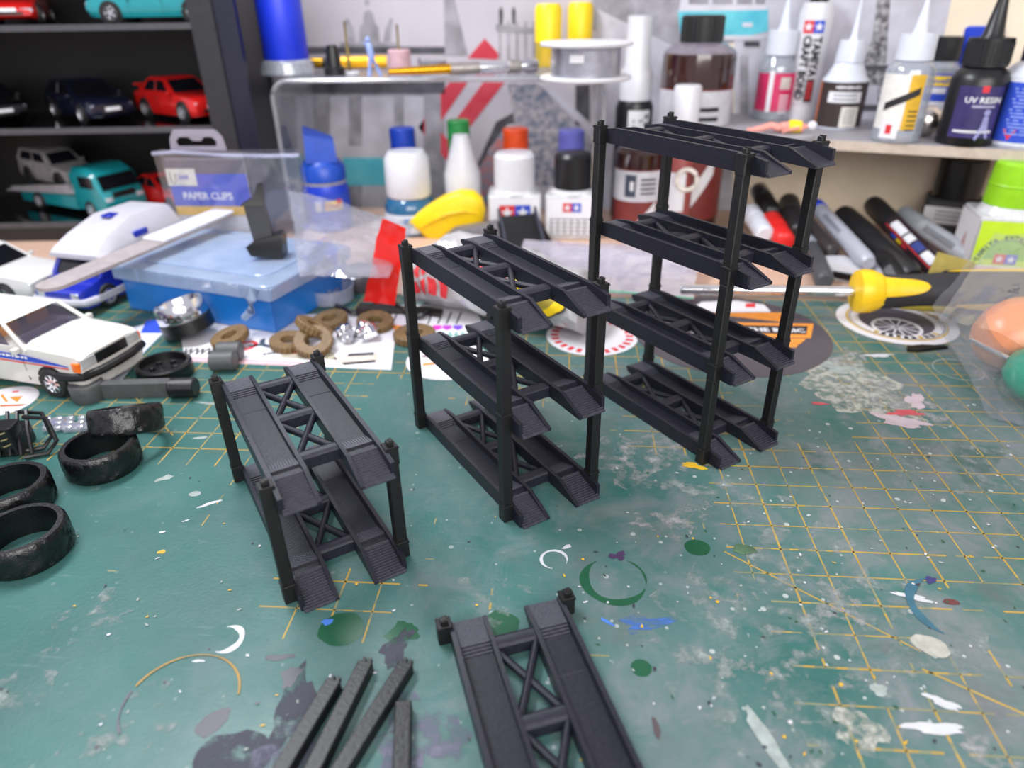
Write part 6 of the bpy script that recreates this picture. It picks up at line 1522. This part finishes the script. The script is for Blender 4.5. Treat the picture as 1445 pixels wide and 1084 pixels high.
def bag_f(s, t):
    def q(L_, t): 
        return L_[0].lerp(L_[1], t*2) if t < 0.5 else L_[1].lerp(L_[2], t*2 - 1)
    p = q(front, t).lerp(q(ft, t), s); p = p + Vector((0, -1, 0.6))*7*math.sin(PI*min(1, s*1.2))*math.sin(PI*t); return tuple(p)
mb = MB(); mb.sheet(24, 30, crumple(bag_f, 2.2, 0.05, 3)); obj('film_front', mb, BAGC, cbg, smooth=50)
bk_ = [bagpt(1397, 587, 1.2), bagpt(1322, 452, 34) + Vector((6, 18, 0)), bagpt(1404, 338, 62) + Vector((6, 14, 0))]
bt_ = [bagpt(1470, 610, 1.2), Vector((70, 60, 30)), Vector((90, 50, 58))]
def bag_b(s, t):
    def q(L_, t): return L_[0].lerp(L_[1], t*2) if t < 0.5 else L_[1].lerp(L_[2], t*2 - 1)
    return tuple(q(bk_, t).lerp(q(bt_, t), s))
mb = MB(); mb.sheet(20, 24, crumple(bag_b, 1.6, 0.05, 13)); obj('film_back', mb, BAGC, cbg, smooth=50)
# ================================================================== MAT PRINT AND STAINS (parts of the cutting mat)
LINE = mat('grid_yellow', (164, 136, 58), 0.6, var=0.18, scale=90)
rl = random.Random(11)
class Strips(MB):
    def seg(s, x0, y0, x1, y1, w):
        d = Vector((x1 - x0, y1 - y0)); n = Vector((-d.y, d.x)).normalized()*w/2
        s.add([(x0 + n.x, y0 + n.y, 0.04), (x0 - n.x, y0 - n.y, 0.04), (x1 - n.x, y1 - n.y, 0.04), (x1 + n.x, y1 + n.y, 0.04)], [(0, 1, 2, 3)])
gl = Strips(); gf = Strips(); U = 12.7
def keep(gx, gy):
    """how well the print has survived at grid position gx, gy (0..1)"""
    k = 0.0
    if gy < -3.5: k = 0.97                                     # far strip, little used
    elif gx > -6 and gy < 1.6: k = 0.93
    elif gx > -3.4 and gy < 7.2: k = 0.90
    elif gx > -2.6 and gy < 9.5 and gx < 0: k = 0.72
    elif gx > -3 and gy < 16: k = 0.62
    elif gx < -19 and gy < 3.0: k = 0.88
    elif gx < -16 and gy < 0: k = 0.9
    elif -8 < gx < -3 and gy < 6: k = 0.22
    elif -16 < gx < -12.4 and 7.4 < gy < 10: k = 0.85
    elif -20 < gx < -16 and gy < 4: k = 0.45
    elif -13 < gx < -6 and gy < -1.5: k = 0.75
    elif gy > 10.5 and gx < -16: k = 0.10
    else: k = 0.07
    if -1.6 < gx < 2.4 and -4.6 < gy < 0.4: k *= 0.35          # paint patch over the lines
    if 0.6 < gx < 3.2 and 7.3 < gy < 9.2: k *= 0.35
    if -8 < gx < -5 and 1 < gy < 5: k *= 0.35
    return k
for i in range(-33, 12):
    for j in range(-13, 17):
        for ax in (0, 1):
            for h2 in (0, 1, 2, 3):
                gx, gy = (i + (h2 + 0.5)/4, j) if ax == 0 else (i, j + (h2 + 0.5)/4)
                n = 0.5 + 0.9*noise.noise(Vector((gx*0.45, gy*0.45, 3.1 + 5*ax)))
                q = n*0.62 + rl.random()*0.38; kk = keep(gx, gy)*1.02
                if q > kk: continue
                gq = gl if q < kk - 0.32 or rl.random() < 0.35 else gf
                w = 0.72 if (i % 2 == 0 if ax else j % 2 == 0) else 0.5
                t0 = h2*0.25; t1 = t0 + 0.25
                if ax == 0: gq.seg((i + t0)*U, -j*U, (i + t1)*U, -j*U, w)
                else: gq.seg(i*U, -(j + t0)*U, i*U, -(j + t1)*U, w)
# slanting guide lines
gl.seg(-3.6*U, -6.2*U, 0.4*U, -9.4*U, 0.6); gl.seg(0.2*U, -9.9*U, 4.5*U, -12.6*U, 0.7); gl.seg(-26*U, 2*U, -22.4*U, -1.2*U, 0.7)
gl.v = [(x, y, z) for x, y, z in gl.v]
g_o = obj('printed_grid', gl, LINE, cmat, smooth=0); g_o['kind'] = 'stuff'
g_o = obj('worn_printed_grid', gf, mat('grid_yellow_worn', (122, 122, 88), 0.6, var=0.2, scale=200), cmat, smooth=0); g_o['kind'] = 'stuff'
# paint stains
ZC = [0.05]
def nz_(big=True):
    ZC[0] += 0.0022 if big else 0.0004
    return ZC[0]
def flaky(key, rgb, cover, scale, stretch=(1, 1, 1)):
    '''paint that has worn through in places'''
    mt, nt, out = _new(key); N = nt.nodes; L = nt.links
    d = N.new('ShaderNodeBsdfPrincipled'); d.inputs['Base Color'].default_value = srgb(rgb) + (1,); d.inputs['Roughness'].default_value = 0.7
    t = N.new('ShaderNodeBsdfTransparent'); m_ = N.new('ShaderNodeMixShader'); tc = N.new('ShaderNodeTexCoord'); mp = N.new('ShaderNodeMapping'); mp.inputs['Scale'].default_value = stretch; mp.inputs['Rotation'].default_value = (0, 0, 0.25)
    n = N.new('ShaderNodeTexNoise'); n.inputs['Scale'].default_value = scale; n.inputs['Detail'].default_value = 6; n.inputs['Roughness'].default_value = 0.65
    r = N.new('ShaderNodeMapRange'); r.inputs[1].default_value = 0.58 - 0.3*cover; r.inputs[2].default_value = 0.76 - 0.3*cover; r.inputs[4].default_value = 0.9
    for a_, c_ in ((tc.outputs['Object'], mp.inputs[0]), (mp.outputs[0], n.inputs['Vector']), (n.outputs['Fac'], r.inputs[0]), (r.outputs[0], m_.inputs[0]), (t.outputs[0], m_.inputs[1]), (d.outputs[0], m_.inputs[2]), (m_.outputs[0], out.inputs['Surface'])): L.new(a_, c_)
    return mt
def blob(u, v, rx, ry, m, ang=0.0, jag=0.25, n=22, seed=0, z=0.07, name='paint_stain'):
    c = G(u, v, 0); r = random.Random(seed*97 + int(u)*3 + int(v)); ph = [r.uniform(0, 6.28) for _ in range(3)]
    P = []
    for k in range(n):
        a = 2*PI*k/n; q = 1 + jag*(0.5*math.sin(3*a + ph[0]) + 0.35*math.sin(5*a + ph[1]) + 0.3*math.sin(8*a + ph[2]))
        x, y = rx*q*math.cos(a), ry*q*math.sin(a); P.append((c.x + x*math.cos(ang) - y*math.sin(ang), c.y + x*math.sin(ang) + y*math.cos(ang)))
    zz = nz_(name == 'paint_stain'); mb = MB(); mb.add([(x, y, zz) for x, y in P], [tuple(range(len(P)))]); return obj(name, mb, m, cmat, smooth=0)
def arc(u, v, r, a0, a1, w, m, z=0.08, taper=True, name='paint_ring'):
    c = G(u, v, 0); mb = MB(); n = 26; z = nz_()
    def f(s, t):
        a = a0 + s*(a1 - a0); ww = w*(math.sin(PI*min(max(s, 0.04), 0.96)) if taper else 1)*(0.8 + 0.3*math.sin(9*s)); q = r + (t - 0.5)*ww
        return (c.x + q*math.cos(a), c.y + q*math.sin(a), z)
    mb.sheet(n, 1, f); return obj(name, mb, m, cmat, smooth=0)
PWH = mat('stain_white', (184, 186, 190), 0.5, var=0.08); PGR = mat('stain_grey', (70, 72, 82), 0.45, var=0.15); PDK = mat('stain_dark', (46, 46, 56), 0.4, var=0.12, scale=60)
PGN = mat('stain_green', (20, 76, 50), 0.35, var=0.08); PLG = mat('stain_pale', (140, 150, 146), 0.6, var=0.2, scale=260); PBL = mat('stain_blue', (62, 110, 190), 0.5); PRD = mat('stain_red', (180, 70, 80), 0.6); PYW = mat('stain_yellow', (196, 156, 36), 0.5); PIV = mat('stain_ivory', (160, 160, 150), 0.7, var=0.22, scale=260); PPK = mat('stain_pinkgrey', (176, 160, 166), 0.6, var=0.12, scale=200)
FLK = flaky('flaking_ivory', (166, 168, 158), 0.62, 190); FLG = flaky('flaking_grey', (150, 152, 152), 0.35, 150); FLB = flaky('brushed_blue', (60, 104, 178), 0.5, 120, (1, 5, 1)); FLD = flaky('scraped_dark', (58, 58, 70), 0.75, 130); FLV = flaky('scraped_violet', (104, 102, 122), 0.45, 110); FLH = flaky('haze_wear', (136, 146, 144), 0.22, 120)
arc(318, 902, 5.0, -1.75, 1.9, 3.0, PWH); blob(280, 933, 2.0, 0.45, PWH, 0.1); blob(296, 711, 4.8, 0.9, PWH, 0.62, 0.3); blob(275, 697, 2.4, 1.8, PLG, 0.1, 0.05); blob(262, 735, 1.4, 0.4, PWH, 0.6); blob(229, 751, 1.2, 0.6, PWH, 0.3); blob(228, 779, 1.5, 1.0, PYW, 0.2, 0.3)
blob(232, 675, 3.6, 1.6, PLG, 0.6, 0.35); blob(283, 618, 3.4, 0.9, PLG, 0.2); blob(300, 570, 10, 0.7, PLG, -0.12)
blob(482, 888, 7.2, 6.8, PGN, 0, 0.05, 30); blob(568, 893, 5.2, 4.0, PGN, 0.3, 0.3); blob(706, 880, 6, 5, PGN, 0.2, 0.15) ; blob(905, 943, 3.1, 3.1, PGN, 0, 0.03); blob(984, 773, 4.6, 4.2, PGN, 0, 0.03)
arc(868, 818, 10.5, 2.2, 5.9, 4.6, PGN); arc(868, 818, 10.5, 6.1, 7.4, 1.2, PGN)
blob(560, 915, 3.6, 7.5, FLD, -0.2, 0.45); blob(300, 1020, 3.2, 5.0, PDK, -0.6, 0.12); blob(326, 1074, 10, 9, FLD, 0.1, 0.12); blob(413, 1000, 5.0, 13, FLD, 0.05, 0.35); blob(410, 955, 2.6, 3.6, PDK, 0, 0.4); blob(394, 928, 4.6, 1.1, PDK, 0.15, 0.3); blob(410, 1060, 9, 7, FLV, 0.3, 0.4); blob(590, 1040, 12, 12, FLV, 0.4, 0.5)
arc(782, 790, 4.6, -0.4, 4.6, 1.7, PWH); blob(800, 772, 1.8, 0.9, PWH, 0.6); blob(495, 914, 0.1, 0.1, PWH)
blob(912, 879, 8.5, 3.2, FLB, 0.08, 0.55); blob(857, 878, 2.6, 0.6, PBL, -0.6); blob(462, 878, 1.8, 1.3, PBL, 0.2)
rs_ = random.Random(5)
blob(1196, 532, 22, 22, FLK, -0.5, 0.35, 30, 1); blob(1228, 566, 22, 17, FLK, -0.4, 0.4, 30, 2); blob(1180, 500, 20, 12, FLG, -0.3, 0.4, 30, 3); blob(1300, 580, 14, 13, FLG, 0, 0.5, 30, 4); blob(1262, 560, 12, 16, FLG, 0.4, 0.5, 30, 5)
for u, v, a, c_ in ((1270, 594, 11, 5), (1292, 566, 4, 8)): blob(u, v, a, c_, PPK, -0.4, 0.4, 24, 2)
blob(900, 640, 26, 16, FLG, 0.5, 0.4, 30, 6); blob(930, 670, 24, 14, FLH, 0.3, 0.4, 30, 7); blob(1010, 690, 26, 14, FLH, 0, 0.4, 30, 8); blob(1150, 800, 30, 20, FLH, 0.3, 0.4, 30, 9); blob(1040, 880, 26, 22, FLH, 0.2, 0.4, 30, 10); blob(1240, 900, 30, 20, FLH, 0.1, 0.4, 30, 11); blob(1000, 960, 16, 14, FLH, 0.1, 0.4, 30, 12); blob(1350, 660, 30, 18, FLH, 0.1, 0.4, 30, 13); blob(1150, 1010, 20, 18, FLH, 0.1, 0.4, 30, 14); blob(700, 840, 14, 10, FLH, 0.2, 0.4, 30, 15)
blob(140, 870, 12, 12, FLH, 0.7, 0.4, 30, 16); blob(20, 970, 12, 10, FLH, 0.7, 0.4, 30, 17); blob(180, 1020, 14, 10, FLH, 0.5, 0.4, 30, 18); blob(1190, 858, 9, 8, FLG, 0.2, 0.35); blob(950, 735, 16, 8, FLG, 0.3, 0.5, 30, 19)
blob(1395, 870, 16, 12, PGN, 0.1, 0.3, 26, 20) if False else None
blob(1277, 583, 7.5, 2.8, PRD, 0.1, 0.5, 22, 3, 0.12); blob(1156, 570, 4.0, 1.2, PRD, -0.05, 0.4); blob(1185, 520, 11, 5, PLG, -0.4, 0.6); blob(1240, 502, 7, 2.2, PWH, 0.1, 0.4)
blob(979, 658, 5.2, 2.0, PYW, -0.35, 0.4); arc(1352, 522, 12, 0, 6.28, 0.9, PLG, taper=False)
blob(1313, 912, 5.4, 4.0, PIV, -0.5, 0.08); blob(1212, 1030, 6.6, 6.0, FLK, -0.5, 0.3); blob(1318, 1028, 8, 1.8, PWH, 0, 0.3); blob(1396, 1060, 7, 5, FLG, -0.4, 0.3); blob(1342, 850, 2.6, 1.3, mat('stain_maroon', (90, 40, 44), 0.4), 0, 0.1); blob(1288, 843, 6, 1.2, PWH, -0.3, 0.4); blob(1050, 776, 4.2, 2.6, mat('stain_moss', (70, 100, 74), 0.5, var=0.3), 0, 0.2); blob(1240, 974, 2.3, 2.2, PLG); blob(1330, 992, 4.6, 1.5, PWH, -0.5, 0.4); blob(1110, 1000, 3.6, 5.4, FLG, 0.8, 0.35)
blob(1313, 819, 2.0, 1.5, mat('stain_navy', (42, 42, 100), 0.4), 0.6, 0.3); arc(1352, 860, 14, 1.9, 4.0, 4.5, mat('stain_teal', (44, 92, 110), 0.4), taper=True); blob(872, 785, 3, 1.8, mat('stain_plum', (62, 44, 78), 0.4), 0.3, 0.6)
blob(1085, 1050, 2.0, 12, PLG, 0.35, 0.2); blob(926, 1028, 0.9, 3.2, mat('stain_brown', (72, 62, 66), 0.5), 0.1, 0.2); blob(1190, 858, 9, 8, PLG, 0.2, 0.35) if False else None
for k in range(150):           # small spatter
    u = rs_.uniform(760, 1445); v = rs_.uniform(640, 1080); blob(u, v, rs_.uniform(0.25, 0.9), rs_.uniform(0.2, 0.6), rs_.choice((PWH, PWH, PLG, PDK, PYW)) if rs_.random() < 0.8 else PGN, rs_.uniform(0, 3), 0.4, 7, k, 0.06, 'paint_speck')
for k in range(60):
    u = rs_.uniform(0, 760); v = rs_.uniform(640, 1080); blob(u, v, rs_.uniform(0.25, 0.8), rs_.uniform(0.2, 0.6), rs_.choice((PWH, PLG, PYW, PDK)), rs_.uniform(0, 3), 0.4, 7, k, 0.06, 'paint_speck')
# thin orange ring scored on the left
arc(255, 990, 16, 0.2, 2.9, 0.7, mat('stain_rust', (150, 120, 60), 0.6), taper=False); arc(255, 990, 16, 3.0, 3.9, 0.8, PGR, taper=False)
